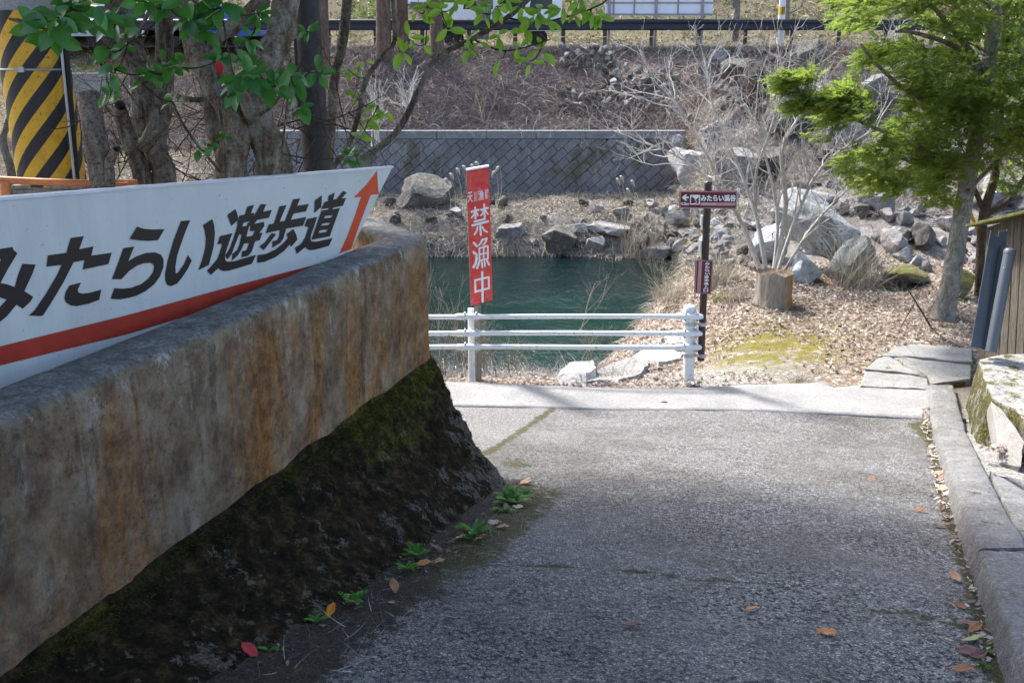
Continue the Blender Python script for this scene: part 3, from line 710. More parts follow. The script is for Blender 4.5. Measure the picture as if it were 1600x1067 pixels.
def mk_redsign():
    m = M('chipped_red_paint', .5, .35); n = m.noise(12, 7, .8); g = m.noise(30, 4, .7, co=m.mapping((1, 1, .3)))
    c = m.mix(m.ramp(n, [(.35, 0.), (.7, 1.)]), (.58, .035, .028), (.74, .12, .10)); c = m.mix(m.ramp(g, [(.60, 0.), (.70, .6)]), c, (.72, .34, .34)); m.color(c); return m.m
M_redsign = mk_redsign()
M_darkside = m_simple('dark_sign_side', (.06, .03, .03), .8, .4, 12)

# ------------------------------------------------------------------ white pipe fence at the edge
YF = 9.23
fz = [float(PY(900, y, YF)[2]) for y in (492.5, 518.5, 540)]
xr = float(PY(1077, 520, YF)[0]); xl = float(PY(736, 520, YF)[0]); gzf = gz(xr, YF)
fence = thing('pipe_fence', 'white three-rail pipe fence at the river edge, ending beside the brown signpost', 'fence', (xr, YF, gzf-.02))
def bar(mbx, a, b, r, k=14, r2=None):
    n = 2; P = np.array([a, b], float); mbx.tubes(P, np.array([r, r if r2 is None else r2]), k, cap=True)
mb = MB(); bar(mb, (xr+.02, YF, gzf-.1), (xr-.005, YF, float(PY(1077, 484, YF)[2])), .052, 24); part('post', mb, M_whitepipe, fence, smooth=True)
mb = MB(); tz = float(PY(1077, 484, YF)[2]); P = [(xr-.005, YF, tz-.002), (xr-.005, YF, tz+.03), (xr-.005, YF, tz+.042), (xr-.005, YF, tz+.045)]
mb.tubes(np.array(P), np.array([.058, .058, .045, .01]), 20, cap=True); part('post_cap', mb, M_whitepipe, fence, smooth=True)
for xx in (xl, xl-2.1):
    mb = MB(); bar(mb, (xx, YF+.02, gz(xx, YF)-.1 if xx > -1.5 else -1.5), (xx, YF+.02, fz[0]+.06), .031, 18); part('post', mb, M_whitepipe, fence, smooth=True)
for i, z in enumerate(fz):
    mb = MB(); P = np.array([(x, YF-.055, z+.004*math.sin(x*2+i)) for x in np.linspace(-2.7, xr+.10, 14)]); mb.tubes(P, .0235, 16, cap=True)
    e = P[-1]; ell = np.array([e, e+[.012, 0, 0], e+[.018, 0, 0]]); mb.tubes(ell, np.array([.0235, .018, .004]), 16)
    part('rail', mb, M_whitepipe, fence, smooth=True)
    for xx in (xr, xl):     # sleeve with bolts at each post
        mb = MB(); P = np.array([(xx-.14, YF-.055, z), (xx-.12, YF-.055, z), (xx+.075, YF-.055, z), (xx+.09, YF-.055, z)]); mb.tubes(P, np.array([.026, .031, .031, .026]), 16, cap=True)
        br = part('bracket', mb, M_whitepipe, fence, smooth=True)
        mb = MB()
        for bx in (-.055, .055):
            for bz in (-.036, .036): bar(mb, (xx+bx, YF-.09, z+bz), (xx+bx, YF-.03, z+bz), .009, 8)
        b2 = part('bolts', mb, M_galv, br); b2['kind'] = 'stuff'

# ------------------------------------------------------------------ red no-fishing sign on a wooden post
YS = YF+.16
wx0 = float(PY(747, 540, YS)[0]); g0 = gz(wx0, YS)
rsign = thing('fishing_ban_sign', 'tall narrow red sign with white Japanese characters on a wooden post by the river', 'sign', (wx0, YS, g0))
mb = MB(); za = float(PY(747, 400, YS)[2]); mb.box((wx0, YS, (g0-.15+za)/2), (.062, .062, za-g0+.15)); o = part('post', mb, M_oldwood, rsign); bevel(o, .005)
nS = np.array([.16, -.985, -.06]); nS /= np.linalg.norm(nS); pS = PY(750, 480, YS-.05)
def S_p(px, py, o=0.): return PN(px, py, pS+nS*o, nS)
cn = [(729, 267), (764, 261), (770, 470), (736, 479)]
f4 = [S_p(*q) for q in cn]; b4 = [q-nS*.045 for q in f4]
mb = MB(); mb.hexa([b4[3], b4[2], f4[2], f4[3]], [b4[0], b4[1], f4[1], f4[0]]); o = part('sign_box', mb, M_darkside, rsign); bevel(o, .002, 1)
mb = MB(); c_ = sum(f4)/4
mb.hexa([q*.985+c_*.015 for q in f4][::1], [q*.985+c_*.015+nS*.004 for q in f4]); part('sign_face', mb, M_redsign, rsign)
mb = MB(); bar(mb, b4[0]+np.array([0, 0, .006])+nS*.01, b4[1]+np.array([0, 0, .006])+nS*.01, .010, 8); bar(mb, f4[0]+np.array([0, 0, .006]), f4[1]+np.array([0, 0, .006]), .010, 8); part('top_rim', mb, M_signwhite, rsign)
K1 = lambda x, y: (715+x/8.21, 255+y/8.21); K2 = lambda x, y: (715+x/8.21, 360+y/8.21)
def strokes(Kf, ss, off, mbx, wd):
    for j, s_ in enumerate(ss):
        P = np.array([Kf(*p) for p in s_[0]]); r = (s_[1] if len(s_) > 1 else wd)/8.21/2
        out = []
        n = len(P); T = np.gradient(P, axis=0) if n > 2 else np.repeat((P[1]-P[0])[None], n, 0)
        T = T/np.linalg.norm(T, axis=1, keepdims=True); N_ = np.stack([-T[:, 1], T[:, 0]], 1)
        a0_ = math.atan2(N_[0][1], N_[0][0]); a1_ = math.atan2(-N_[-1][1], -N_[-1][0])
        left = [P[i]+N_[i]*r for i in range(n)]; right = [P[i]-N_[i]*r for i in range(n)][::-1]
        e1 = [P[-1]+r*np.array([math.cos(a), math.sin(a)]) for a in np.linspace(a1_+math.pi, a1_, 7)[1:-1]]
        e0 = [P[0]+r*np.array([math.cos(a), math.sin(a)]) for a in np.linspace(a0_+math.pi, a0_, 7)[1:-1]]
        loop = left+e1+right+e0; d2 = off+.0003*j
        raised([[tuple(q) for q in loop]], lambda x, y: S_p(x, y, d2), lambda x, y: S_p(x, y, .003), mbx)
kin = [([(180, 625), (268, 600)], 26), ([(225, 570), (230, 715)], 24), ([(222, 620), (205, 670), (180, 700)], 20), ([(235, 625), (262, 672)], 20),
       ([(300, 600), (388, 575)], 26), ([(340, 530), (348, 700)], 24), ([(338, 590), (320, 650), (300, 672)], 20), ([(350, 595), (388, 655)], 20),
       ([(215, 752), (350, 718)], 26), ([(190, 800), (390, 748)], 28), ([(290, 785), (297, 920)], 26), ([(258, 820), (245, 870), (218, 915)], 22), ([(318, 820), (340, 860), (378, 882)], 24)]
gyo = [([(208, 160), (250, 205)], 30), ([(205, 280), (245, 315)], 30), ([(243, 345), (235, 420), (205, 472)], 32),
       ([(320, 115), (300, 160), (275, 190)], 22), ([(318, 125), (375, 100)], 22), ([(375, 100), (362, 145), (330, 190)], 22),
       ([(280, 230), (388, 200)], 22), ([(280, 230), (280, 390)], 22), ([(388, 200), (388, 365)], 22), ([(280, 310), (388, 285)], 20), ([(335, 215), (335, 375)], 20), ([(280, 390), (388, 365)], 22),
       ([(278, 410), (250, 485)], 26), ([(312, 410), (315, 475)], 22), ([(345, 400), (350, 460)], 22), ([(378, 390), (402, 440)], 26)]
chu = [([(225, 640), (228, 790)], 24), ([(225, 640), (400, 600)], 26), ([(400, 600), (402, 745)], 24), ([(228, 785), (402, 742)], 26), ([(315, 535), (322, 915)], 28)]
for Kf, ss in ((K1, kin), (K2, gyo), (K2, chu)):
    mb = MB(); strokes(Kf, ss, .0052, mb, 24); part('character', mb, M_signwhite, rsign)
for i, ch in enumerate('天川漁協'):
    V, T = text_mesh(ch, 1., .012)
    V[:, 0] -= V[:, 0].mean(); V[:, 0] /= np.ptp(V[:, 0]); V[:, 1] -= V[:, 1].min(); V[:, 1] /= np.ptp(V[:, 1])
    cx = [160, 225, 300, 378][i]; wq = [64, 42, 70, 46][i]; yb_ = [505, 500, 478, 455][i]; ht = [135, 130, 130, 125][i]
    P = np.array([S_p(*K1(cx+x*wq, yb_-x*wq*.2-y*ht), .0055) for x, y, _ in V]); mb = MB(); mb.V.append(P); mb.n = len(P)
    for f in T: mb.F.setdefault(len(f), []).append(np.array([f]))
    part('character', mb, M_signwhite, rsign)

# ------------------------------------------------------------------ brown signpost with two signs
YP = YF-.0; pb = PY(1095, 563, YP); pt = PY(1106.5, 288, YP); 
post = thing('signpost', 'dark brown signpost with two maroon signs clamped to the white fence post', 'signpost', tuple(pb))
mb = MB(); bar(mb, pb, pt, .034, 20); part('pole', mb, M_brownpole, post, smooth=True)
mb = MB(); u_ = (pt-pb)/np.linalg.norm(pt-pb); mb.tubes(np.array([pt-u_*.005, pt+u_*.02, pt+u_*.03]), np.array([.038, .038, .01]), 20, cap=True); part('pole_cap', mb, M_brownpole, post, smooth=True)
for pyc in (506, 555):
    q = PY(1097, pyc, YP); mb = MB(); bar(mb, q-[0, 0, .017], q+[0, 0, .017], .041, 20)
    q2 = PY(1077, pyc-1, YP); bar(mb, q2-[0, 0, .017], q2+[0, 0, .017], .060, 20); mb.box((q+q2)/2+[0, -.02, 0], (.14, .012, .03)); part('clamp', mb, M_galv, post, smooth=False)
def panel(cn, thick, nP, p0, mat, nm='sign_panel', inset=.06):
    f = lambda px, py, o=0.: PN(px, py, p0+nP*o, nP)
    c = [f(*q) for q in cn]; b = [q-nP*thick for q in c]; mb = MB(); mb.hexa([b[3], b[2], c[2], c[3]], [b[0], b[1], c[1], c[0]])
    o = part(nm, mb, mat, post); bevel(o, .003, 2); return f, o
nU = np.array([-.05, -1, -.05]); nU /= np.linalg.norm(nU)
p0 = PY(1107, 312, YP-.045)
f, pan = panel([(1062, 298.5), (1152, 298.5), (1151, 327), (1061.5, 325.5)], .022, nU, p0, M_maroon)
fr_ = [(1063.2, 299.9), (1151, 300.2), (1150, 325.8), (1062.8, 324.5)]
mb = MB()
for i in range(4):
    a, b = fr_[i], fr_[(i+1) % 4]; bar(mb, f(*a, .0008), f(*b, .0008), .0035, 6)
part('border', mb, M_pinkline, pan)
U1 = lambda x, y: (1055+x/14.55, 290+y/14.55)
mb = MB(); g = lambda x, y, e=0.: f(*U1(x, y), .002+e); g0_ = lambda x, y: f(*U1(x, y), 0)
raised([[(150, 275), (230, 205), (275, 205), (235, 255), (308, 255), (308, 292), (235, 292), (275, 345), (230, 345)]], g, g0_, mb); part('arrow', mb, M_signwhite, pan)
mb = MB(); raised([[(350, 215), (555, 215), (568, 228), (562, 425), (550, 438), (345, 435), (335, 425), (338, 228)], ], g, g0_, mb); part('waterfall_emblem', mb, M_signwhite, pan)
mb = MB(); ge = lambda x, y: f(*U1(x, y), .0026)
for lp in ([(362, 250), (395, 262), (430, 290), (462, 325), (440, 335), (485, 372), (462, 392), (400, 412), (354, 415)], [(538, 262), (538, 418), (448, 414), (492, 388), (500, 368), (462, 335), (495, 300)]): raised([lp], ge, g, mb)
part('emblem_rocks', mb, M_maroon, pan)
def txt(body, x0, x1, y0, y1, ff, mat, par, wgt=.012, nm='lettering', bold=0.):
    V, T = text_mesh(body, 1., wgt); V[:, 0] -= V[:, 0].min(); V[:, 0] /= np.ptp(V[:, 0]); V[:, 1] -= V[:, 1].min(); V[:, 1] /= np.ptp(V[:, 1]); mb = MB()
    for kk, (ox, oy) in enumerate([(0, 0)] if not bold else [(-bold, -bold), (bold, bold), (-bold, bold), (bold, -bold)]):
        P = np.array([ff(x0+x*(x1-x0)+ox, y1-y*(y1-y0)+oy, kk*.0003) for x, y, _ in V]); n0 = mb.n; mb.V.append(P); mb.n += len(P)
        for q in T: mb.F.setdefault(len(q), []).append(np.array([q])+n0)
    return part(nm, mb, mat, par)
txt('みたらい溪谷', 588, 1375, 216, 361, g, M_signwhite, pan, .01, bold=4)
txt('4.3km', 132, 313, 382, 448, g, M_signwhite, pan, .0, bold=2)
mb = MB(); raised([[(578, 388), (1370, 390), (1366, 462), (575, 458)]], lambda x, y: f(*U1(x, y), .0012), g0_, mb); part('caption_band', mb, M_pinkline, pan)
txt('MITARAI Valley', 600, 920, 400, 448, lambda x, y, e=0.: f(*U1(x, y), .0025), M_signwhite, pan, .0)
p0 = PY(1098, 432, YP-.045)
f2, pan2 = panel([(1087.5, 406), (1114.5, 407), (1111, 460), (1085, 458)], .022, np.array([.03, -.998, -.05]), p0, M_maroon)
fr_ = [(1088.6, 407.2), (1113.4, 408.1), (1110, 458.8), (1086.2, 457)]; mb = MB()
for i in range(4): bar(mb, f2(*fr_[i], .0008), f2(*fr_[(i+1) % 4], .0008), .003, 6)
part('border', mb, M_pinkline, pan2)
U2 = lambda x, y: (1070+x/13.33, 395+y/13.33)
mb = MB(); g2 = lambda x, y, e=0.: f2(*U2(x, y), .002+e)
for i, ch in enumerate('みたらい遊歩道入口'):
    V, T = text_mesh(ch, 1., .008); V[:, 0] -= V[:, 0].mean(); V[:, 0] /= np.ptp(V[:, 0]); V[:, 1] -= V[:, 1].min(); V[:, 1] /= np.ptp(V[:, 1])
    yy = 255+i*69.5; xc = 470-i*4; mb = MB()
    for kk, (ox, oy) in enumerate([(-3, -1.5), (3, 1.5)]):
        P = np.array([g2(xc+x*92+ox, yy-y*58+oy, kk*.0003) for x, y, _ in V]); n0 = mb.n; mb.V.append(P); mb.n += len(P)
        for q in T: mb.F.setdefault(len(q), []).append(np.array([q])+n0)
    part('character', mb, M_signwhite, pan2)
mb = MB(); raised([[(290, 180), (360, 185), (325, 820), (250, 815)]], lambda x, y: f2(*U2(x, y), .0012), lambda x, y: f2(*U2(x, y), 0), mb); part('caption_band', mb, M_pinkline, pan2)
# small plates hung edge-on on the pole
mb = MB(); q = PY(1096, 345, YP+.03); mb.box(q, (.012, .10, .10)); q = PY(1094, 385, YP+.03); mb.box(q, (.012, .10, .12)); part('side_bracket', mb, M_galv, post)
# ------------------------------------------------------------------ where a line of sight meets the ground
def hit(px, py, y0=8.7, y1=60):
    r = ray(px, py); Y = np.linspace(y0, y1, 700); P = EYE+r[None]*(Y/r[1])[:, None]
    g = ground_z(P[:, 0], P[:, 1]); k = np.argmax(P[:, 2] < g)
    if P[k, 2] >= g[k]: k = len(Y)-1
    return np.array([P[k, 0], P[k, 1], g[k]])

# ------------------------------------------------------------------ herringbone block wall across the river
def mk_blocks():
    m = M('blue_grey_block', .9, .2); r = m.rnd(); n = m.noise(3, 6, .75); f = m.noise(25, 5, .75)
    c = m.ramp(m.math('ADD', m.math('MULTIPLY', m.noise(.6, 6, .75, co=m.mapping((1, 1, .5))), .85), m.math('MULTIPLY', r, .15)), [(.3, (.12, .123, .127)), (.52, (.18, .183, .187)), (.72, (.25, .252, .254))])
    c = m.mix(m.ramp(f, [(.4, .5), (.52, 0.)]), c, (.05, .05, .05))
    c = m.mix(m.ramp(m.noise(.9, 8, .8, co=m.mapping((1, 1, .8))), [(.52, 0.), (.60, .75)]), c, (.085, .072, .035)); c = m.mix(m.ramp(m.noise(2.2, 6, .75, co=m.mapping((1.6, 1, .25))), [(.55, 0.), (.68, .5)]), c, (.30, .30, .29)); m.color(c); m.bump(f, .5, .02); return m.m
M_blk = mk_blocks()
def clip(P, ax, v, sgn):
    out = []
    for i in range(len(P)):
        a, b = P[i], P[(i+1) % len(P)]; da = (a[ax]-v)*sgn; db = (b[ax]-v)*sgn
        if da >= 0: out.append(a)
        if da*db < 0: t = da/(da-db); out.append((a[0]+(b[0]-a[0])*t, a[1]+(b[1]-a[1])*t))
    return out
rw = thing('retaining_wall', 'blue grey herringbone block retaining wall with a pale concrete coping across the river', 'retaining wall', (0, 28.95, -1.9))
W0, W1, HH = -7.9, 5.0, 1.46
mb = MB(); mb.hexa([(W0, 29.03, -2.3), (W1, 29.03, -2.3), (W1, 29.5, -2.3), (W0, 29.5, -2.3)], [(W0, 29.36, -.5), (W1, 29.36, -.5), (W1, 29.6, -.5), (W0, 29.6, -.5)])
part('backing', mb, m_simple('dark_joint_mortar', (.03, .03, .03), .95), rw)
mb = MB(); mb.box((0, 0, 0), (1, 1, 1))
for i in range(9):
    a = W0+(W1-W0)*i/9+.006; b = W0+(W1-W0)*(i+1)/9-.006
    mb = MB(); mb.box(((a+b)/2, 29.38, -.385), (b-a, .34, .23)); o = part('coping_stone', mb, M_coping, rw); bevel(o, .012, 1)
wb, lb_ = .235, .50; ca, sa = math.cos(R(41)), math.sin(R(41))
for j in range(-60, 60):
    for i in range(-40, 40):
        gj = .010; x0 = i*lb_+(j % 2)*lb_*.5+.06*((j*7) % 3); x1 = x0+lb_-gj; y0 = j*wb; y1 = y0+wb-gj
        P = [(x0, y0), (x1, y0), (x1, y1), (x0, y1)]; P = [(p[0]*ca-p[1]*sa-4, p[0]*sa+p[1]*ca-.1) for p in P]
        if max(p[0] for p in P) < W0 or min(p[0] for p in P) > W1 or max(p[1] for p in P) < -.35 or min(p[1] for p in P) > HH: continue
        for ax, v, sg in ((0, W0, 1), (0, W1, -1), (1, -.35, 1), (1, HH-.02, -1)):
            P = clip(P, ax, v, sg)
            if len(P) < 3: break
        if len(P) < 3: continue
        c = np.mean(P, 0)
        if max(np.ptp([p[0] for p in P]), np.ptp([p[1] for p in P])) < .10: continue
        F3 = lambda p, d: np.array([p[0], 28.98+.19*p[1]-d, -1.95+p[1]])
        pr = .030+.02*random.random(); k = len(P); a = [F3(p, -.06) for p in P]; b = [F3(p, pr-.012) for p in P]; t = [F3(c+(np.array(p)-c)*.95, pr) for p in P]
        mb = MB(); V = a+b+t; mb.add(V, [[i_, (i_+1) % k, k+(i_+1) % k, k+i_] for i_ in range(k)]+[[k+i_, k+(i_+1) % k, 2*k+(i_+1) % k, 2*k+i_] for i_ in range(k)]); mb.poly(t)
        part('block', mb, M_blk, rw)

# ------------------------------------------------------------------ rocks
def rock_mesh(seed, mat, sub=3, flat=.75, cuts=13):
    r = np.random.default_rng(seed); import bmesh
    bm = bmesh.new(); bmesh.ops.create_icosphere(bm, subdivisions=sub, radius=1)
    V = np.array([v.co[:] for v in bm.verts])
    for i in range(cuts):
        n = r.normal(size=3); n /= np.linalg.norm(n); d = r.uniform(.38, .8); t = V@n; V = V-np.maximum(t-d, 0)[:, None]*n*.97
    V[:, 2] *= flat; V[:, 0] *= r.uniform(.85, 1.15)
    nz = fbm(V[:, 0]*2.2+seed, V[:, 1]*2.2+V[:, 2]*1.7, seed, 5)+.5*np.abs(fbm(V[:, 2]*4+seed, V[:, 0]*3-V[:, 1]*2, seed+3, 4)); V *= (1+nz*.22)[:, None]
    for v, c in zip(bm.verts, V): v.co = c
    me = bpy.data.meshes.new('rock'); bm.to_mesh(me); bm.free(); me.materials.append(mat)
    me.polygons.foreach_set('use_smooth', np.ones(len(me.polygons), bool)); me.set_sharp_from_angle(angle=R(24)); return me
RK = {m_: [rock_mesh(s_*13+j, mt, 4) for j in range(5)] for s_, (m_, mt) in enumerate([('g', M_rock), ('b', M_rockblue), ('d', M_rockdark), ('m', M_rockmoss), ('l', M_rocklight)])}
def boulder(px, py, wpx, hpx, kind, label, name='boulder', sink=.25, dy=0, rz=None, group=None, dep=.8, cat='rock', Y=None, vi=None):
    """py is the picture row of the foot"""
    p = hit(px, py) if Y is None else PY(px, py, Y); w_ = PX(wpx, p[1])/2; h_ = PX(hpx, p[1])/2/(1-sink*.5)
    o = inst(name, random.choice(RK[kind]) if vi is None else RK[kind][vi], None, (p[0], p[1]+w_*dep*.6+dy, p[2]+h_*(1-sink)), (random.uniform(-.2, .2), random.uniform(-.2, .2), rz if rz is not None else random.uniform(0, 6)), (w_*1.08, w_*dep*1.08, h_/.72))
    tag(o, label, cat, group); return o
boulder(1285, 424, 160, 138, 'b', 'largest pale grey boulder with a white upper edge, right of the bare shrub', sink=.1, rz=.2, vi=1)
boulder(1345, 445, 120, 90, 'b', 'big grey purple boulder leaning against the largest boulder', rz=1.0, vi=0)
boulder(1280, 335, 95, 45, 'g', 'white topped rock capping the largest boulder', sink=.1, Y=18.2, rz=.4)
boulder(1257, 442, 75, 50, 'b', 'smooth pale blue slab of rock just behind the tree stump', vi=2)
boulder(1210, 415, 84, 70, 'b', 'blue grey rock behind the stems of the bare shrub')
boulder(1028, 414, 72, 46, 'g', 'pale rock at the waterline left of the brown signpost', sink=.2)
boulder(1075, 360, 78, 40, 'g', 'light grey rock up the bank behind the upper maroon sign')
boulder(872, 403, 82, 52, 'd', 'dark squarish rock at the far waterline right of the red sign', sink=.15, vi=3)
boulder(925, 405, 40, 42, 'g', 'pale upright rock beside the dark hollow in the far bank', sink=.15)
boulder(905, 372, 52, 26, 'g', 'flat rock over the far waterline rocks')
boulder(960, 370, 90, 26, 'g', 'long flat rock bridging the dark hollow', sink=.3)
boulder(998, 405, 46, 45, 'd', 'dark rock on the right side of the hollow')
boulder(668, 328, 125, 44, 'd', 'broad grey boulder on the far bank left of the red sign', sink=.4, vi=0)
boulder(790, 380, 60, 30, 'g', 'grass fringed rock on the far bank just right of the red sign')
def slab_rock(pts, rise, label, seed, mat=None):
    t = [hit(px, py) for px, py in pts]; c = np.mean(t, 0); t = [q+np.array([0, 0, rise]) for q in t]; bt_ = [c+(q-c)*1.15-np.array([0, 0, .4+rise]) for q in t]
    o = part('boulder', lump(bt_, t, 10, .035, seed, fr=5), mat or M_rocklight, None, smooth=True, loc=tuple(c)); o.data.set_sharp_from_angle(angle=R(30)); return tag(o, label, 'rock')
slab_rock([(872, 599), (893, 572), (925, 570), (932, 590), (915, 600)], .10, 'small pale pointed rock on the near bank under the fence rails', 2)
slab_rock([(915, 604), (945, 578), (985, 565), (1015, 572), (1000, 590), (965, 604)], .05, 'large flat pale rock slab under the fence, left of the white post', 3)
slab_rock([(985, 564), (1020, 548), (1068, 548), (1070, 562), (1030, 574)], .05, 'flat light grey slab under the lowest rail next to the white post', 4)
slab_rock([(1000, 545), (1040, 530), (1072, 532), (1068, 545)], .03, 'small flat pale slab between the two lower rails near the white post', 5)
slab_rock([(905, 566), (940, 552), (985, 545), (992, 558), (950, 568)], -.02, 'cracked pale rock behind the lowest fence rail', 6)
boulder(1075, 556, 60, 26, 'g', 'flat rock just behind the white fence post', sink=.4)
boulder(1432, 452, 120, 34, 'm', 'long moss topped stone lying behind the leaning tree', sink=.2, rz=0.1, cat='stone')
boulder(1505, 470, 70, 60, 'm', 'mossy boulder between the leaning tree and the grey posts', sink=.2)
boulder(1400, 400, 70, 45, 'g', 'grey rock in the rubble left of the leaning tree')
boulder(1450, 395, 55, 45, 'd', 'dark cornered rock in the rubble beside the leaning tree')
boulder(1380, 340, 60, 40, 'g', 'round grey rock high in the rubble bank')
boulder(1570, 330, 90, 60, 'g', 'large pale rock behind the top of the wooden fence')
boulder(1160, 130, 60, 50, 'd', 'dark jutting rock in the overgrown bank under the road')
boulder(1240, 222, 100, 84, 'd', 'dark rock face in the overgrown bank above the bare shrub', sink=.3)
boulder(1310, 196, 84, 60, 'd', 'shadowed rock outcrop beside the branch tip of the evergreen', sink=.3)
boulder(1150, 300, 110, 90, 'g', 'big weathered rock half hidden behind the bare shrub', sink=.3)
boulder(1080, 290, 80, 60, 'g', 'weathered rock at the end of the block wall', sink=.3)
for i in range(190):
    px = random.uniform(1040, 1640); py = random.uniform(300, 436) if px > 1330 or px < 1200 else random.uniform(290, 400)
    s_ = random.uniform(12, 40)*(.7 if py < 340 else 1)
    boulder(px, py, s_, s_*random.uniform(.5, .9), random.choice('gglbgd'), 'angular grey stone lying among the rubble on the right bank', 'rubble_stone', sink=.35, group='rubble stones on the right bank', cat='stone')
for i in range(46):
    px = random.uniform(600, 1060); py = random.choice([random.uniform(383, 402), random.uniform(318, 360)]); s_ = random.uniform(12, 30)
    boulder(px, py, s_, s_*.6, random.choice('ggd'), 'grey stone half buried in the dry grass of the far bank', 'bank_stone', sink=.4, group='stones along the far bank', cat='stone')
for i in range(26):
    px = random.uniform(900, 1075); py = random.uniform(505, 598); s_ = random.uniform(14, 34)
    boulder(px, py, s_*.7, s_*.35, 'l', 'light grey stone on the near bank below the fence rails', 'bank_stone', sink=.4, group='stones on the near bank', cat='stone')
for (px, py, w_, h_, k_, lab) in [(1115, 235, 70, 60, 'g', 'grey jutting rock above the left stems of the bare shrub'), (1168, 170, 50, 70, 'd', 'tall dark rock rib in the overgrown bank'), (1205, 285, 90, 70, 'd', 'dark rock half way up the bank behind the bare shrub'), (1330, 230, 80, 70, 'g', 'grey rock face behind the evergreen branch tip'), (1285, 262, 70, 60, 'd', 'shadowed rock below the evergreen branch tip'),
                                (1365, 170, 70, 70, 'g', 'fractured grey rock in a gap of the evergreen'), (1128, 118, 40, 36, 'g', 'pale rock at the right end of the old stone wall'), (1260, 120, 60, 50, 'd', 'dark rock under the hanging vines below the road'), (1060, 250, 60, 40, 'g', 'rock just past the end of the block wall coping'), (1105, 335, 60, 36, 'b', 'pale blue rock just right of the upper maroon sign')]:
    boulder(px, py, w_, h_, k_, lab, sink=.15, dep=.6, dy=-.2)
for i in range(70):
    px = random.uniform(1010, 1140); py = random.uniform(318, 415); s_ = random.uniform(10, 26)
    boulder(px, py, s_, s_*.65, random.choice('ggb'), 'grey stone on the bank slope beside the signpost', 'bank_stone', sink=.3, group='stones beside the signpost', cat='stone')
# old stone wall under the road
osw = thing('old_stone_wall', 'old dry stone wall showing through brambles under the guard rail', 'stone wall', tuple(hit(1050, 150)))
for i in range(11):
    for j in range(24):
        px = 880+j*16.5+(i % 2)*8+random.uniform(-4, 4); py = 84+i*9+random.uniform(-2, 2)+max(0, (px-1100)*.05)
        if vn(px*.011, py*.03, 21) < -.22: continue
        p = hit(px, py); s_ = PX(random.uniform(6.5, 10), p[1])
        inst('stone', random.choice(RK['g']+RK['d']), osw, (p[0], p[1]-.12, p[2]+.16), (random.uniform(0, 6), random.uniform(0, 6), random.uniform(0, 6)), (s_, s_*.8, s_*.85))

# ------------------------------------------------------------------ strands: brambles, grass, twigs, litter
def strands(name, P, L, wd, mat, up=1., spread=.6, droop=.5, seg=3, kind='stuff', parent=None, taper=.2):
    n = len(P); d = rng.normal(size=(n, 3))*[spread, spread, spread*.5]; d[:, 2] += up; d /= np.linalg.norm(d, axis=1, keepdims=True)
    side = rng.normal(size=(n, 3)); L = np.asarray(L)[:, None] if np.ndim(L) else np.full((n, 1), L)
    Q = []
    for k in range(seg+1):
        t = k/seg; q = P+d*L*t; q = q+side*L*.14*t*t; q[:, 2] -= droop*L[:, 0]*t*t; Q.append(q)
    Q = np.stack(Q, 1); W = np.asarray(wd)[:, None]*np.linspace(1, taper, seg+1)[None] if np.ndim(wd) else wd*np.linspace(1, taper, seg+1)[None]*np.ones((n, 1))
    mbx = MB().ribbons(Q, W/2); o = part(name, mbx, mat, parent); 
    if kind: o['kind'] = kind
    return o
def sample(n, x0, x1, y0, y1, dens=None):
    out = []; tot = 0
    while tot < n:
        x = rng.uniform(x0, x1, n*2); y = rng.uniform(y0, y1, n*2)
        if dens is not None: k = rng.uniform(size=len(x)) < dens(x, y); x, y = x[k], y[k]
        out.append(np.stack([x, y, ground_z(x, y)], 1)); tot += len(x)
    return np.vstack(out)[:n]
M_bram = m_twig('bramble_twigs', (.11, .085, .075), (.37, .33, .305))
M_bramd = m_twig('dark_red_brown_stems', (.10, .06, .045), (.26, .18, .145))
M_palet = m_twig('pale_dead_twigs', (.32, .28, .25), (.56, .53, .50))
M_dry = m_twig('dry_grass_blades', (.25, .215, .16), (.54, .50, .41))
M_green = m_twig('green_grass_blades', (.10, .13, .03), (.24, .26, .08))
M_ochre = m_twig('ochre_slope_grass', (.20, .18, .07), (.46, .40, .21))
slopeP = lambda n: sample(n, -15, 14, 29.7, 34.2, lambda x, y: (.35+np.clip(.5+fbm(x*.7, y*.7, 31)*1.2, 0, 1)*.65)*(1-.93*np.exp(-((x-5.4)/2.6)**4-((y-32.7)/1.)**4)))
strands('bramble_thicket', slopeP(80000), rng.uniform(.2, .95, 80000), rng.uniform(.007, .015, 80000), M_bram, .7, .8, .5)
strands('dead_undergrowth', slopeP(36000), rng.uniform(.1, .35, 36000), rng.uniform(.012, .03, 36000), M_bramd, .4, .9, .3)
strands('pale_bramble_canes', slopeP(5500), rng.uniform(.5, 1.5, 5500), rng.uniform(.007, .015, 5500), M_palet, .8, .8, .9, seg=5)
rbP = sample(40000, 4.5, 20, 17, 31, lambda x, y: np.clip(fbm(x*.5, y*.5, 41)*2+.35+.5*sst(22, 27, y), .05, 1))
strands('rubble_bank_twigs', rbP, rng.uniform(.12, .7, 40000), rng.uniform(.006, .014, 40000), M_bram, .8, .7, .4)
strands('hanging_dead_vines', sample(9000, 5, 14, 28, 33.8), rng.uniform(.5, 1.4, 9000), rng.uniform(.007, .016, 9000), m_twig('hanging_vines', (.20, .14, .09), (.44, .36, .28)), -.1, .7, .7, seg=4)
fb = sample(24000, -13, 5.2, 25.3, 28.8, lambda x, y: np.clip(.75+fbm(x*.9, y*.9, 51)*1.6, .08, 1))
strands('far_bank_grass', fb, rng.uniform(.12, .55, 24000), rng.uniform(.008, .018, 24000), M_dry, .6, .6, .75)
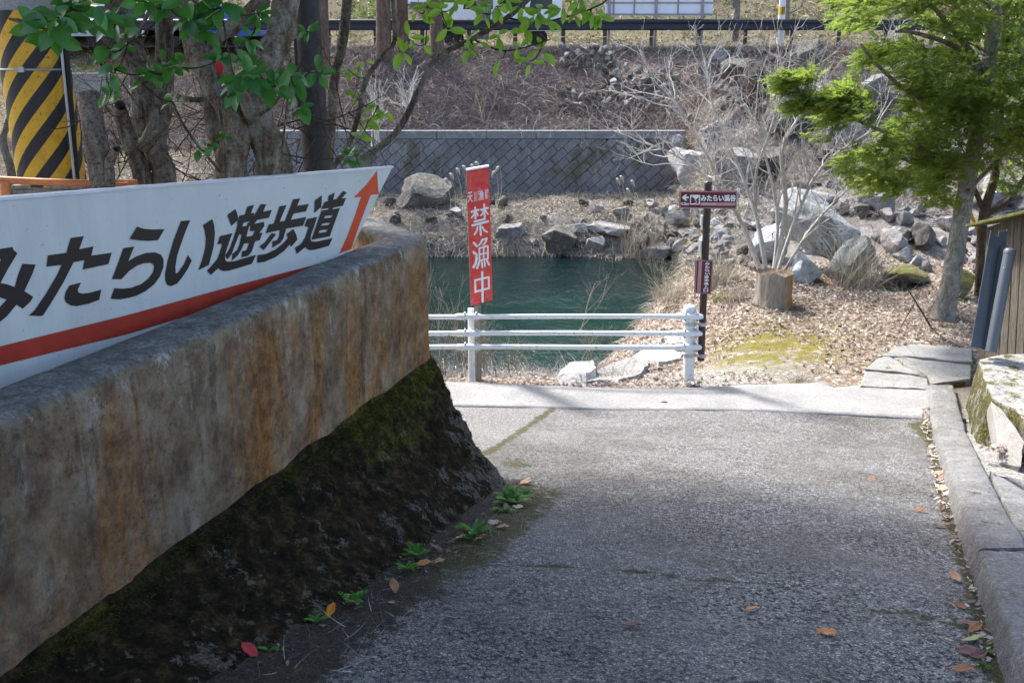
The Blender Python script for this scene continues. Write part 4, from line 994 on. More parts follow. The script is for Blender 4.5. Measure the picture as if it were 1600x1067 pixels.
fb2 = sample(9000, -13, 4.2, 25.1, 25.75); strands('overhanging_bank_grass', fb2, rng.uniform(.25, .6, 9000), rng.uniform(.008, .018, 9000), M_dry, .5, .55, 1.2)
shg = sample(16000, 1.2, 8, 15, 27, lambda x, y: np.exp(-((x-shore(y)-.9)/1.0)**2)*np.clip(.7+fbm(x*1.3, y*1.3, 91), .1, 1)); strands('shore_grass', shg, rng.uniform(.1, .42, 16000), rng.uniform(.006, .014, 16000), M_dry, .6, .7, .7)
verge = sample(9000, -16, 16, 33.7, 35.0); strands('road_verge_grass', verge, rng.uniform(.06, .2, 9000), rng.uniform(.012, .03, 9000), M_green, 1, .5, .3)
sl_ = sample(36000, -26, 26, 38.6, 52, lambda x, y: .3+np.clip(.5+fbm(x*.8, y*.8, 61)*1.5, 0, 1)); strands('hillside_grass', sl_, rng.uniform(.15, .45, 36000), rng.uniform(.025, .07, 36000), M_ochre, .7, .6, .6)
lb = sample(42000, -30, -7.6, 13, 36, lambda x, y: np.clip(.5+fbm(x*.5, y*.5, 71)*1.5, .1, 1)); strands('left_bank_brush', lb, rng.uniform(.2, .8, 42000), rng.uniform(.007, .018, 42000), m_twig('left_bank_twigs', (.24, .19, .13), (.50, .44, .34)), .9, .6, .5)
nb = sample(4500, -2.8, 1.2, 9.6, 13.5); strands('near_bank_twigs', nb, rng.uniform(.1, .5, 4500), rng.uniform(.003, .006, 4500), M_palet, .8, .6, .4)
cv = PY(955, 378, 25.9); cvt = thing('culvert', 'dark round culvert opening in the far bank beside the reeds', 'culvert', tuple(cv))
mb = MB(); mb.tubes(np.array([cv+[0, -.25, 0], cv+[0, 1.6, 0]]), .36, 20); mb.tubes(np.array([cv+[0, -.25, 0], cv+[0, 1.6, 0]]), .29, 20); a_ = np.linspace(0, 2*math.pi, 21)
ring = np.array([[cv+np.array([r_*math.cos(q), -.25, r_*math.sin(q)]) for q in a_] for r_ in (.29, .36)]); mb.grid(ring); part('pipe', mb, M_rockdark, cvt, smooth=True)
mb = MB(); mb.poly([cv+np.array([.30*math.cos(q), 1.5, .30*math.sin(q)]) for q in a_[:-1]]); part('back', mb, M_rockdark, cvt)
# dry grass clumps one can point to
def clump(px, py, hpx, n, label, mat=M_dry, sp=.35, droop=.35, wd=.006, name='dry_grass_clump', cat='grass', rad=.12):
    p = hit(px, py); t_ = thing(name, label, cat, tuple(p)); H_ = PX(hpx, p[1])
    a = rng.uniform(0, 6.28, n); r_ = rad*np.sqrt(rng.uniform(size=n)); P = np.stack([p[0]+r_*np.cos(a), p[1]+r_*np.sin(a), np.full(n, p[2]-.02)], 1)
    strands('grass_blades', P, rng.uniform(.4, 1.1, n)*H_, rng.uniform(.7, 1.4, n)*wd, mat, 1, sp, droop, seg=6, parent=t_); return t_
clump(1338, 450, 150, 420, 'tall straw coloured grass clump between the boulders and the leaning tree', rad=.3, wd=.007)
clump(1118, 445, 105, 420, 'straw coloured grass clump right of the lower maroon sign', rad=.3, wd=.007)
clump(1000, 405, 105, 300, 'tall reed grass standing right of the dark hollow in the far bank', wd=.014, sp=.18, rad=.5)
clump(950, 405, 40, 260, 'drooping grass tuft in front of the dark hollow', wd=.014, droop=.9, rad=.5)
clump(1055, 470, 75, 420, 'fine dry grass at the water edge left of the signpost', rad=.35, wd=.006, sp=.6)
clump(1250, 600, 45, 160, 'small dry grass tuft at the edge of the gravel by the leaf litter', rad=.10, wd=.004, sp=.7)
clump(1155, 470, 60, 200, 'low straw tuft in front of the stump', rad=.2, wd=.006, sp=.6)
clump(1395, 450, 60, 160, 'thin straw tuft in front of the long mossy stone', rad=.2, wd=.005)
clump(1582, 545, 90, 120, 'dry grass with seed heads over the wooden fence foot', rad=.08, wd=.005, sp=.45)
clump(1500, 468, 45, 130, 'tuft of bright green grass by the leaning tree trunk', M_green, rad=.10, wd=.007, sp=.6)
clump(1128, 470, 34, 120, 'small green grass tuft below the maroon signs', M_green, rad=.12, wd=.006, sp=.6)
clump(765, 395, 60, 260, 'pale dry grass tuft behind the lower part of the red sign', wd=.012, rad=.5, droop=.8)
# reeds with plumes behind the red sign
def reeds(label, pts):
    t_ = thing('plume_grass', label, 'grass', tuple(hit(pts[0][0], pts[0][3])))
    for (px, py, lean, pf) in pts:
        p = hit(px+lean, pf); Y = p[1]; top = PY(px, py, Y); P = np.array([p*(1-t)+top*t+np.array([.1*math.sin(t*3), 0, 0]) for t in np.linspace(0, 1, 7)])
        mb = MB(); mb.tubes(P, np.linspace(.009, .005, 7), 4); part('stem', mb, M_dry, t_, smooth=True)
        mb = MB(); u = np.linspace(0, 1, 7); Q = np.array([top+np.array([.12*s*(1 if lean > 0 else -1), 0, .10-.22*(s-.35)**2-.12*s]) for s in u]); mb.tubes(Q, .045*np.sin(np.pi*np.clip(u*.95+.03, 0, 1))+.004, 6); part('plume', mb, M_dry, t_, smooth=True)
reeds('plume grass rising beside the top of the red sign', [(712, 268, 6, 330), (722, 264, 5, 332), (702, 276, 8, 335), (742, 258, 2, 330), (735, 262, 2, 330), (775, 272, -4, 330), (781, 265, -6, 330), (694, 284, 8, 335)])
reeds('plume grass tips near the block wall foot right of centre', [(968, 280, 8, 345), (985, 287, 5, 345), (962, 284, 8, 350), (978, 300, 3, 345)])

# ------------------------------------------------------------------ leaf litter
def mk_dead(name, a, b, c):
    m = M(name, .7, .3); r = m.isl(); cl = m.ramp(r, [(0, a), (.5, b), (1, c)]); m.color(cl); m.translucent(cl, .15); return m.m
M_dead = mk_dead('dead_leaves', (.15, .10, .075), (.34, .275, .225), (.58, .54, .49))
def flakes(name, P, s, mat, tilt=.5, kind='stuff', parent=None):
    n = len(P); a = rng.uniform(0, 6.28, n); u = np.stack([np.cos(a), np.sin(a), rng.normal(size=n)*tilt], 1); u /= np.linalg.norm(u, axis=1, keepdims=True)
    v = np.cross(u, np.stack([rng.normal(size=n)*tilt, rng.normal(size=n)*tilt, np.ones(n)], 1)); v /= np.linalg.norm(v, axis=1, keepdims=True); w_ = np.cross(u, v)
    s = s[:, None]; cu = rng.uniform(-.25, .35, n)[:, None]
    V = np.stack([P-u*s, P-u*s*.1+v*s*.42+w_*s*cu, P+u*s, P-u*s*.1-v*s*.42+w_*s*cu, P+w_*s*.02], 1)
    idx = np.arange(n)[:, None]*5; F = np.concatenate([idx+np.array([[0, 1, 4]]), idx+np.array([[1, 2, 4]]), idx+np.array([[2, 3, 4]]), idx+np.array([[3, 0, 4]])])
    o = part(name, MB().add(V.reshape(-1, 3), F), mat, parent)
    if kind: o['kind'] = kind
    return o
def litter_d(x, y):
    px = 800+FPX*x/(y*.9636+.8)
    d = np.clip(.95+fbm(x*1.4, y*1.4, 81)*.9, .1, 1)
    moss = np.exp(-((px-1210)/95)**2-((y-10.6)/.75)**2)+np.exp(-((px-1130)/120)**2-((y-9.75)/.4)**2)
    return d*np.clip(1-1.25*moss, .02, 1)*np.where((px > 1345)&(y < 9.9), .04, 1)*np.where(px > 1530, .5, 1)
P = sample(19000, .9, 7.5, 9.55, 16.0, litter_d); P[:, 2] += rng.uniform(.0, .03, len(P)); flakes('leaf_litter', P, rng.uniform(.016, .042, len(P)), M_dead)
P = sample(1500, -1.2, 2.6, 9.0, 9.75); P[:, 2] += rng.uniform(0, .02, len(P)); flakes('leaf_litter', P, rng.uniform(.015, .035, len(P)), M_dead)
P = sample(9000, -12, 5, 26.4, 28.9); flakes('leaf_litter', P, rng.uniform(.03, .07, len(P)), M_dead)
P = sample(16000, -14, 6, 29.8, 33.5, lambda x, y: np.clip(1.1-(y-29.8)*.3+fbm(x, y, 5), 0, 1)); P[:, 2] += .03; flakes('leaf_litter', P, rng.uniform(.03, .075, len(P)), mk_dead('red_brown_litter', (.12, .06, .04), (.24, .14, .10), (.42, .32, .25)))
lt = sample(3500, .9, 6.5, 9.6, 15.5, litter_d); strands('litter_straw', lt+[0, 0, .01], rng.uniform(.08, .3, 3500), rng.uniform(.003, .006, 3500), M_dry, .05, 1.2, .05)
# ------------------------------------------------------------------ branching
class Br:
    def __init__(s): s.B = {}; s.tips = []
    def add(s, P, r0, r1):
        P = np.array(P); n = len(P); s.B.setdefault(n, []).append((P, np.linspace(r0, r1, n)))
    def px(s, pts, r0, r1, n=10):
        """smooth limb through (px,py,Y) stations, radii in picture pixels"""
        P = np.array([PY(*q) for q in pts]); t = np.linspace(0, len(P)-1, n); Q = []
        for a in t:
            i = min(int(a), len(P)-2); f = a-i; p0 = P[max(i-1, 0)]; p1 = P[i]; p2 = P[i+1]; p3 = P[min(i+2, len(P)-1)]
            Q.append(.5*((2*p1)+(-p0+p2)*f+(2*p0-5*p1+4*p2-p3)*f*f+(-p0+3*p1-3*p2+p3)*f**3))
        Q = np.array(Q); s.add(Q, PX(r0, P[0][1]), PX(r1, P[-1][1])); return Q
    def grow(s, p, d, L, r, lev, up=.25, wig=.25, kids=4, ang=.7, shrink=.6, tipr=.0012):
        n = 6; P = [np.array(p, float)]; d = np.array(d, float); d /= np.linalg.norm(d)
        for i in range(n-1):
            d = d+rng.normal(size=3)*wig*.5+np.array([0, 0, up*.2]); d /= np.linalg.norm(d); P.append(P[-1]+d*L/(n-1))
        s.add(P, r, max(r*.4, tipr))
        if lev <= 0: s.tips.append((P[-1], d)); return
        for k in range(kids):
            t = random.uniform(.3, 1); i = min(int(t*(n-1)), n-2); f = t*(n-1)-i; q = P[i]*(1-f)+P[i+1]*f
            a = rng.normal(size=3); dd = d+a*ang/np.linalg.norm(a)*1.2
            s.grow(q, dd, L*shrink*random.uniform(.7, 1.2), r*(1-.55*t)*.65, lev-1, up, wig, kids, ang, shrink, tipr)
    def mesh(s, k=6):
        mbx = MB()
        for n, L in s.B.items(): mbx.tubes(np.array([a for a, _ in L]), np.array([b for _, b in L]), k)
        return mbx
def mk_bark(name, a, b, c, lichen=0, crack=.7, sc=1.):
    m = M(name, .9, .15); co = m.mapping((7*sc, 7*sc, 2.2*sc)); n = m.noise(2.2, 8, .8, co=co, dist=.9); n2 = m.noise(2.5*sc, 5, .7); f = m.noise(60*sc, 5, .75)
    cl = m.ramp(n, [(.36, a), (.5, b), (.64, c)]); cl = m.mix(m.ramp(f, [(.38, crack), (.52, 0.)]), cl, tuple(np.array(a)*.4))
    if lichen: cl = m.mix(m.ramp(m.noise(6*sc, 7, .8), [(.5, 0.), (.6, lichen)]), cl, (.42, .44, .38))
    cl = m.mix(m.ramp(n2, [(.52, 0.), (.7, .4)]), cl, (.10, .11, .035))
    m.color(cl); m.bump(m.math('ADD', m.math('MULTIPLY', n, 1.6), f), 1., .02); return m.m
M_barkA = mk_bark('grey_brown_bark', (.06, .042, .03), (.19, .15, .115), (.38, .34, .28), .35)
M_barkB = mk_bark('smooth_grey_bark', (.10, .09, .075), (.20, .185, .16), (.32, .30, .27), .5, .3)
M_barkC = mk_bark('lichened_bark', (.08, .052, .03), (.26, .195, .13), (.46, .42, .34), .6, .6)
M_barkF = mk_bark('pale_lichened_bark', (.14, .125, .10), (.28, .265, .225), (.46, .46, .41), .8, .4)
M_barkD = mk_bark('bleached_dead_wood', (.14, .10, .075), (.27, .225, .18), (.42, .38, .33), 0, .85)
M_barkE = mk_bark('cedar_bark', (.08, .05, .04), (.17, .115, .09), (.27, .20, .165), 0, .5, .6)
M_paletw = mk_bark('pale_bare_stems', (.40, .37, .34), (.60, .575, .545), (.74, .72, .70), .3, .3)
M_darktw = mk_bark('dark_twigs', (.05, .035, .028), (.10, .075, .055), (.17, .13, .10))

def roughen(o, strength=.012, size=.12):
    tx = bpy.data.textures.new('lumps', 'CLOUDS'); tx.noise_scale = size; tx.noise_depth = 3
    s_ = o.modifiers.new('sub', 'SUBSURF'); s_.levels = s_.render_levels = 1
    d = o.modifiers.new('lumps', 'DISPLACE'); d.texture = tx; d.strength = strength; d.mid_level = .5; d.texture_coords = 'GLOBAL'

# ------------------------------------------------------------------ the bare pale shrub behind the stump
sp = hit(1205, 446); sp[1] += .7
shrub = thing('bare_shrub', 'large bare pale grey shrub with many stems behind the tree stump', 'shrub', tuple(sp))
Yb = sp[1]; b = Br()
for pts, r in [([(1205, 450), (1228, 330), (1222, 230), (1262, 165), (1275, 120)], 7), ([(1208, 450), (1248, 330), (1290, 255), (1370, 200)], 6), ([(1200, 450), (1185, 350), (1150, 250), (1112, 160), (1105, 110)], 6),
               ([(1198, 450), (1165, 360), (1120, 290), (1050, 240), (1010, 225)], 5), ([(1196, 450), (1150, 330), (1080, 200), (1050, 150)], 4.5), ([(1206, 450), (1215, 340), (1195, 240), (1180, 190)], 5), ([(1210, 450), (1265, 360), (1320, 300), (1345, 280)], 4), ([(1203, 450), (1178, 300), (1205, 200), (1230, 120)], 4.5)]:
    st_ = [(px, py, Yb+random.uniform(-.4, .5)*i*.4) for i, (px, py) in enumerate(pts)]
    Q = b.px(st_, r*.72, .9, 12)
    for i in range(3, 12):
        for _ in range(2):
            d = (Q[min(i+1, 11)]-Q[i-1]); d /= np.linalg.norm(d); b.grow(Q[i], d+rng.normal(size=3)*.65, random.uniform(.4, .95), .011, 2, .3, .4, 3, .7, .6, .0022)
part('stems', b.mesh(5), M_paletw, shrub, smooth=True)
# smaller bare shrubs
def small_shrub(px, py, hpx, n, label, mat=None, Y=None, lev=2, r=.006, sp_=.35, name='bare_shrub', kids=4, tip=.0014):
    p = hit(px, py) if Y is None else PY(px, py, Y); t_ = thing(name, label, 'shrub', tuple(p)); H_ = PX(hpx, p[1]); b = Br()
    for i in range(n):
        d = rng.normal(size=3)*sp_; d[2] = 1; b.grow(p+rng.normal(size=3)*[.06, .06, 0], d, H_*random.uniform(.5, .8), r, lev, .35, .22, kids, .6, .55, tip)
    part('twigs', b.mesh(4), mat or M_paletw, t_, smooth=True); return t_
M_budtwig = mk_bark('budding_twigs', (.20, .17, .12), (.34, .30, .22), (.46, .42, .33))
small_shrub(693, 598, 190, 9, 'pale twiggy shrub at the corner of the concrete wall below the rails', M_budtwig, Y=9.9)
small_shrub(720, 598, 150, 7, 'twiggy shrub left of the wooden sign post', M_budtwig, Y=10.3)
small_shrub(772, 600, 120, 7, 'twiggy shrub right of the wooden sign post', M_budtwig, Y=10.0)
small_shrub(800, 598, 90, 5, 'low bare twigs over the water right of the red sign', M_budtwig, Y=10.5)
small_shrub(903, 520, 160, 2, 'thin bare sapling over the water in the middle of the river view', M_budtwig, Y=11.3, r=.008, kids=3)
small_shrub(925, 565, 70, 6, 'low bare bush behind the lowest rail in the middle', M_budtwig, Y=10.4)
small_shrub(1030, 470, 110, 7, 'dry bush on the bank left of the signpost', M_budtwig)
small_shrub(1120, 300, 110, 8, 'grey bare bush at the right end of the block wall', M_paletw, r=.02, tip=.005)
small_shrub(760, 196, 90, 3, 'slender bare bush growing on the slope above the coping', M_budtwig, r=.03, tip=.006)
small_shrub(640, 195, 80, 5, 'whitish arching dead canes on the slope right of the saplings', M_paletw, r=.03, tip=.009)
small_shrub(585, 230, 120, 5, 'white arching canes hanging behind the two saplings', M_paletw, Y=16, r=.014, tip=.004)
small_shrub(1185, 200, 120, 8, 'reddish bare bush under the road beside the dark rock face', M_bramd, r=.02, tip=.006)
small_shrub(1390, 130, 100, 6, 'bare bush in the bank behind the evergreen', M_paletw, r=.02, tip=.006)
small_shrub(1560, 300, 90, 6, 'reddish bare bush above the wooden fence', M_bramd, r=.015, tip=.004)
# dark bare twig leaning beside the leaning tree
tw = thing('fallen_branch', 'thin dark dead branch stuck upright in the leaves left of the leaning tree', 'branch', tuple(hit(1455, 515)))
b = Br(); Yt = hit(1455, 515)[1]; b.px([(1457, 515, Yt), (1430, 470, Yt), (1400, 425, Yt-.1)], 1.8, .8, 8); b.px([(1407, 512, Yt), (1425, 480, Yt), (1445, 440, Yt)], 1.0, .5, 6); b.px([(1457, 512, Yt), (1470, 525, Yt-.5), (1505, 545, Yt-1.)], 1.2, .6, 6)
part('twigs', b.mesh(5), M_darktw, tw, smooth=True)

# ------------------------------------------------------------------ tree stump
ps = hit(1213, 484); ps[1] += .2; Rr_ = PX(28, ps[1]); Hs = PX(56, ps[1])
stump = thing('tree_stump', 'sawn grey tree stump with an orange rotten side in the leaf litter', 'tree stump', tuple(ps))
G = []
for j, z in enumerate(np.linspace(-.08, 1, 14)):
    row = []
    for i in range(49):
        a = i/48*2*math.pi; rr = Rr_*(1.12-.12*min(1, z*3))*(1+.07*vn(math.cos(a)*3+5, math.sin(a)*3+5, 3)+.035*math.sin(a*11)+.03*vn(a*6 if i < 48 else 0, z*3, 4)); zz = z*Hs*(1+.10*vn(math.cos(a)*2, math.sin(a)*2, 9)*(z > .9)+.05*vn(i*.9 % 43, 1, 9)*(z > .9))
        row.append([ps[0]+rr*math.cos(a), ps[1]+rr*math.sin(a), ps[2]+zz])
    row[-1] = row[0]; G.append(row)
top = []
for f in (.85, .6, .35, 0):
    row = [[ps[0]+(q[0]-ps[0])*f, ps[1]+(q[1]-ps[1])*f, ps[2]+Hs*(.93+.08*vn(i*.8 % 37, f*9, 2))] for i, q in enumerate(G[-1])]; row[-1] = row[0]; top.append(row)
def mk_stump():
    m = M('stump_wood', .9, .15); g = m.noise(3, 7, .75, co=m.mapping((14, 14, 1.6)), dist=.3); x = m.sep(m.co)[0]
    c = m.ramp(g, [(.3, (.16, .13, .10)), (.5, (.31, .27, .225)), (.72, (.47, .43, .38))]); o_ = m.ramp(g, [(.3, (.22, .10, .03)), (.7, (.50, .29, .10))])
    c = m.mix(m.ramp(m.math('ADD', x, m.math('MULTIPLY', m.noise(6, 4), .2)), [(.20, 0.), (.26, .9)]), c, o_); m.color(c); m.bump(g, 1., .03); return m.m
part('bark', MB().grid(np.array(G)), mk_stump(), stump, smooth=True); part('cut_top', MB().grid(np.array([G[-1]]+top)), mk_bark('rotten_stump_top', (.10, .07, .05), (.24, .18, .13), (.42, .35, .28)), stump, smooth=True)

# ------------------------------------------------------------------ right hand evergreen
Y1 = hit(1476, 500)[1]+.1
ev = thing('evergreen_tree', 'leaning evergreen tree with feathery bright green sprays and a lichened trunk', 'tree', tuple(hit(1476, 500)))
b = Br(); tr = b.px([(1474, 506, Y1), (1484, 450, Y1), (1493, 395, Y1), (1511, 290, Y1+.1), (1528, 205, Y1+.2), (1543, 120, Y1+.3), (1551, 50, Y1+.3), (1560, -60, Y1+.4), (1570, -260, Y1+.4)], 17, 8, 30)
b.px([(1468, 510, Y1), (1476, 480, Y1), (1480, 460, Y1)], 22, 14, 8)
o = part('trunk', b.mesh(12), M_barkF, ev, smooth=True); roughen(o, .03, .08)
CROWN = [(1313, -60), (1312, 10), (1318, 48), (1345, 66), (1385, 72), (1352, 84), (1328, 112), (1322, 145), (1348, 185), (1318, 205), (1322, 245), (1335, 292), (1378, 300), (1430, 292), (1480, 312), (1540, 318), (1600, 292), (1660, 300), (1680, 150), (1680, -60), (1500, -70), (1380, -70)]
ARM = [(1213, 112), (1238, 118), (1275, 132), (1322, 142), (1350, 180), (1300, 178), (1262, 172), (1236, 165), (1250, 148)]
def inside_poly(x, y, P):
    c = False; j = len(P)-1
    for i in range(len(P)):
        if (P[i][1] > y) != (P[j][1] > y) and x < (P[j][0]-P[i][0])*(y-P[i][1])/(P[j][1]-P[i][1])+P[i][0]: c = not c
        j = i
    return c
fr_c = []; tries = 0
def place_fronds(poly, n, y0, y1, gaps=()):
    x0 = min(p[0] for p in poly); x1 = max(p[0] for p in poly); ya = min(p[1] for p in poly); yb = max(p[1] for p in poly); out = []
    while len(out) < n:
        x = random.uniform(x0, x1); y = random.uniform(ya, yb)
        if not inside_poly(x, y, poly): continue
        if any(((x-g[0])/g[2])**2+((y-g[1])/g[3])**2 < 1 for g in gaps): continue
        if vn(x*.022, y*.035, 17) < -.24: continue
        out.append(PY(x, y, random.uniform(y0, y1)))
    return out
gaps = [(1425, 60, 50, 15), (1545, 60, 22, 75), (1330, 165, 24, 10), (1545, 122, 16, 20), (1390, 190, 14, 10), (1480, 235, 12, 14)]
fr_c = place_fronds(CROWN, 600, Y1-1.1, Y1+1.6, gaps)+place_fronds(ARM, 44, Y1-.9, Y1-.5)+[PY(1285, 200, Y1-.6), PY(1300, 205, Y1-.6), PY(1218, 118, Y1-.8), PY(1226, 122, Y1-.8)]
b = Br(); SP, SD = [], []
for c in fr_c:
    k = np.argmin([abs(q[2]-(c[2]+.0)) for q in tr]); k = max(12, min(k-2, 29)); a = tr[max(12, k)]; h = c-a; out = np.array([h[0], h[1], 0]); out /= np.linalg.norm(out)+1e-6
    m1 = a*.45+c*.55+np.array([0, 0, .18+random.uniform(0, .1)]); P = [a*(1-t)**2+m1*2*t*(1-t)+c*t*t for t in np.linspace(0, 1, 7)]
    if random.random() < .10: b.add(P, random.uniform(.006, .012), .002)
    rr = random.uniform(.10, .24); fn = np.array([out[0]*.45, out[1]*.45, 1.0])+rng.normal(size=3)*.25; fn /= np.linalg.norm(fn); u = np.cross(fn, [out[1], -out[0], .01]); u /= np.linalg.norm(u); v = np.cross(fn, u)
    for i in range(34):
        rad = rr*math.sqrt(random.random()); th = random.uniform(0, 6.28); p = c+u*rad*math.cos(th)+v*rad*math.sin(th)+fn*random.uniform(-.03, .03); d = out*.8+(p-c)/rr*.7+rng.normal(size=3)*.25+[0, 0, -.1]; SP.append(p); SD.append(d/np.linalg.norm(d))
    for i in range(3): b.add([c, c+(SP[-1-i]-c)*.5, SP[-1-i]], .003, .0015)
for pts, r0, r1 in [([(1542, 118, Y1+.2), (1500, 60, Y1), (1440, -10, Y1-.3)], 6, 3), ([(1538, 125, Y1+.2), (1495, 75, Y1), (1430, 52, Y1-.3), (1400, 50, Y1-.4)], 5, 2), ([(1534, 105, Y1+.1), (1500, 108, Y1-.2), (1455, 118, Y1-.5)], 4, 1.5), ([(1530, 185, Y1), (1480, 175, Y1-.3), (1400, 130, Y1-.6), (1345, 70, Y1-.8)], 5, 2),
                    ([(1540, 110, Y1), (1570, 105, Y1-.2), (1620, 95, Y1-.3)], 5, 3), ([(1520, 240, Y1), (1470, 250, Y1-.3), (1420, 222, Y1-.6), (1330, 185, Y1-.8), (1262, 150, Y1-.8)], 5, 1.5), ([(1512, 285, Y1), (1460, 268, Y1-.2), (1400, 245, Y1-.5)], 4, 1.5), ([(1510, 300, Y1), (1560, 250, Y1+.2), (1600, 215, Y1+.3)], 4, 2), ([(1500, 330, Y1), (1455, 298, Y1-.2), (1420, 292, Y1-.3)], 3, 1)]:
    b.px(pts, r0, r1, 10)
part('limbs', b.mesh(6), M_barkC, ev, smooth=True)
SP = np.array(SP); SD = np.array(SD); n = len(SP)
Uu = np.cross(SD, np.array([0, 0, 1.])+rng.normal(size=(n, 3))*.35); Uu /= np.linalg.norm(Uu, axis=1, keepdims=True); Nn = np.cross(SD, Uu)
Ls = rng.uniform(.09, .16, n); V = []
nl = 7
for i in range(nl):
    for sg in (-1, 1):
        t = (i+.5*(sg > 0))/nl; base = SP+SD*(Ls*t)[:, None]; ll = (Ls*.30*(1-.55*t))[:, None]*rng.uniform(.8, 1.2, (n, 1)); dd = SD*.75+Uu*sg+Nn*rng.normal(size=(n, 1))*.25; dd /= np.linalg.norm(dd, axis=1, keepdims=True)
        tip = base+dd*ll; wv = np.cross(dd, Nn)*(ll*.36); mid = base+dd*ll*.5; V.append(np.stack([base, mid+wv, tip, mid-wv], 1))
V = np.concatenate(V, 0).reshape(-1, 3); F = np.arange(len(V)).reshape(-1, 4)
def mk_fol(name, a, b_, c, tr_=.35, rough=.45):
    m = M(name, rough, .4); r = m.isl(); pn = m.noise(1.6, 3); cl = m.ramp(m.math('ADD', m.math('MULTIPLY', r, .45), m.math('MULTIPLY', pn, .75)), [(.3, a), (.55, b_), (.85, c)])
    m.color(cl); cc = m.mix(.5, cl, (.24, .34, .05)); m.translucent(cc, tr_); return m.m
M_fol = mk_fol('feathery_evergreen_leaves', (.09, .14, .025), (.17, .245, .04), (.29, .37, .08), .6)
o = part('crown', MB().add(V, F), M_fol, ev); o['kind'] = 'stuff'
# second tree behind it with broad shiny leaves
Y2 = Y1+1.3; ev2 = thing('broadleaf_tree', 'dark forked evergreen trunk with glossy round leaves behind the leaning tree', 'tree', tuple(PY(1532, 470, Y2)))
b = Br(); b.px([(1530, 475, Y2), (1533, 400, Y2), (1537, 335, Y2), (1556, 270, Y2), (1562, 180, Y2), (1570, 60, Y2), (1575, -60, Y2)], 9, 5, 16); b.px([(1537, 335, Y2), (1570, 320, Y2), (1600, 280, Y2), (1650, 200, Y2)], 6, 3, 8); b.px([(1538, 330, Y2), (1520, 290, Y2), (1500, 240, Y2)], 5, 2, 8)
part('trunk', b.mesh(8), M_darktw, ev2, smooth=True)
def leafcloud(C, per, rad, L, mat, name, parent):
    C = np.repeat(np.array(C), per, 0); n = len(C); P = C+rng.normal(size=(n, 3))*rad
    d = rng.normal(size=(n, 3)); d[:, 2] -= .3; d /= np.linalg.norm(d, axis=1, keepdims=True); s_ = np.cross(d, rng.normal(size=(n, 3))*.6+[0, 0, 1]); s_ /= np.linalg.norm(s_, axis=1, keepdims=True); nn = np.cross(d, s_)
    l = rng.uniform(.7, 1.2, n)[:, None]*L; Vv = np.stack([P, P+d*l*.35+s_*l*.22+nn*l*.05, P+d*l*.75+s_*l*.19+nn*l*.02, P+d*l, P+d*l*.75-s_*l*.19+nn*l*.02, P+d*l*.35-s_*l*.22+nn*l*.05], 1)
    F_ = np.arange(n)[:, None]*6; F_ = np.concatenate([F_+np.array([[0, 1, 2, 3]]), F_+np.array([[0, 3, 4, 5]])]); o = part(name, MB().add(Vv.reshape(-1, 3), F_), mat, parent); o['kind'] = 'stuff'; return o
M_broad = mk_fol('glossy_broad_leaves', (.03, .10, .012), (.06, .18, .02), (.12, .26, .04), .35, .3)
leafcloud(place_fronds([(1470, 50), (1500, 20), (1600, 30), (1700, 100), (1700, 200), (1580, 190), (1500, 150)], 70, Y2-.3, Y2+1.2), 14, .12, .075, M_broad, 'crown', ev2)
leafcloud(place_fronds([(1560, 270), (1600, 250), (1700, 260), (1700, 340), (1620, 330)], 14, Y2-.3, Y2+.8), 10, .1, .06, M_broad, 'low_foliage', ev2)
# ------------------------------------------------------------------ grey posts and the wooden fence on the right
M_greypaint = m_simple('slate_grey_painted_steel', (.075, .09, .105), .45, .15, 12, .08, .001)
M_fencewood = mk_wood('old_fence_boards', (.06, .05, .037), (.18, .155, .125), 1.)
M_mossroof = mk_conc('mossy_board', (.09, .10, .03), (.18, .19, .06), .5, 2, .5)
Yg = 8.15
zg = float(ground_z(3.8, 8.3)); 
fnc = thing('wooden_fence', 'old wooden board fence with a mossy sloping top board behind the grey posts', 'fence', tuple(PY(1560, 540, Yg+1.0)))
A0 = PY(1537, 500, Yg+1.15); A1 = PY(1650, 560, Yg-.1); A0[2] = -1.5; A1[2] = -1.45
tA = PY(1541, 352, Yg+1.15); tB = PY(1650, 315, Yg-.1); dirf = (A1-A0)/np.linalg.norm(A1-A0)
npl = 9
for i in range(npl):
    f0, f1 = i/npl, (i+.93)/npl; nn = np.array([-dirf[1], dirf[0], 0]); o_ = nn*random.uniform(0, .012)
    a = A0+(A1-A0)*f0+o_; c = A0+(A1-A0)*f1+o_; ta_ = tA+(tB-tA)*f0+o_; tc = tA+(tB-tA)*f1+o_; ta_[2] -= .02; tc[2] -= .02
    if i == 0: c = A0+(A1-A0)*f1+o_
    mb = MB(); mb.hexa([a, c, c+nn*.022, a+nn*.022], [ta_, tc, tc+nn*.022, ta_+nn*.022]); o = part('board', mb, M_fencewood, fnc); bevel(o, .003, 1)
mb = MB(); nn = np.array([-dirf[1], dirf[0], 0]); e0, e1 = tA-dirf*.08, tB+dirf*.2
mb.hexa([e0-nn*.16-[0, 0, .03], e1-nn*.16-[0, 0, .03], e1+nn*.12, e0+nn*.12], [e0-nn*.16, e1-nn*.16, e1+nn*.12+[0, 0, .035], e0+nn*.12+[0, 0, .035]]); o = part('top_board', mb, M_mossroof, fnc); bevel(o, .006, 2)
for k in (.28,):
    mb = MB(); a = A0+(A1-A0)*0+[0, 0, .45]; c = A1+[0, 0, .45]; nn2 = -nn*.03
    mb.hexa([a+nn2, c+nn2, c+nn2*.1, a+nn2*.1], [a+nn2+[0, 0, .08], c+nn2+[0, 0, .08], c+nn2*.1+[0, 0, .08], a+nn2*.1+[0, 0, .08]]); part('rail', mb, M_fencewood, fnc)
def leaning(px0, py0, px1, py1, Y, Y1_): return PY(px0, py0, Y), PY(px1, py1, Y1_)
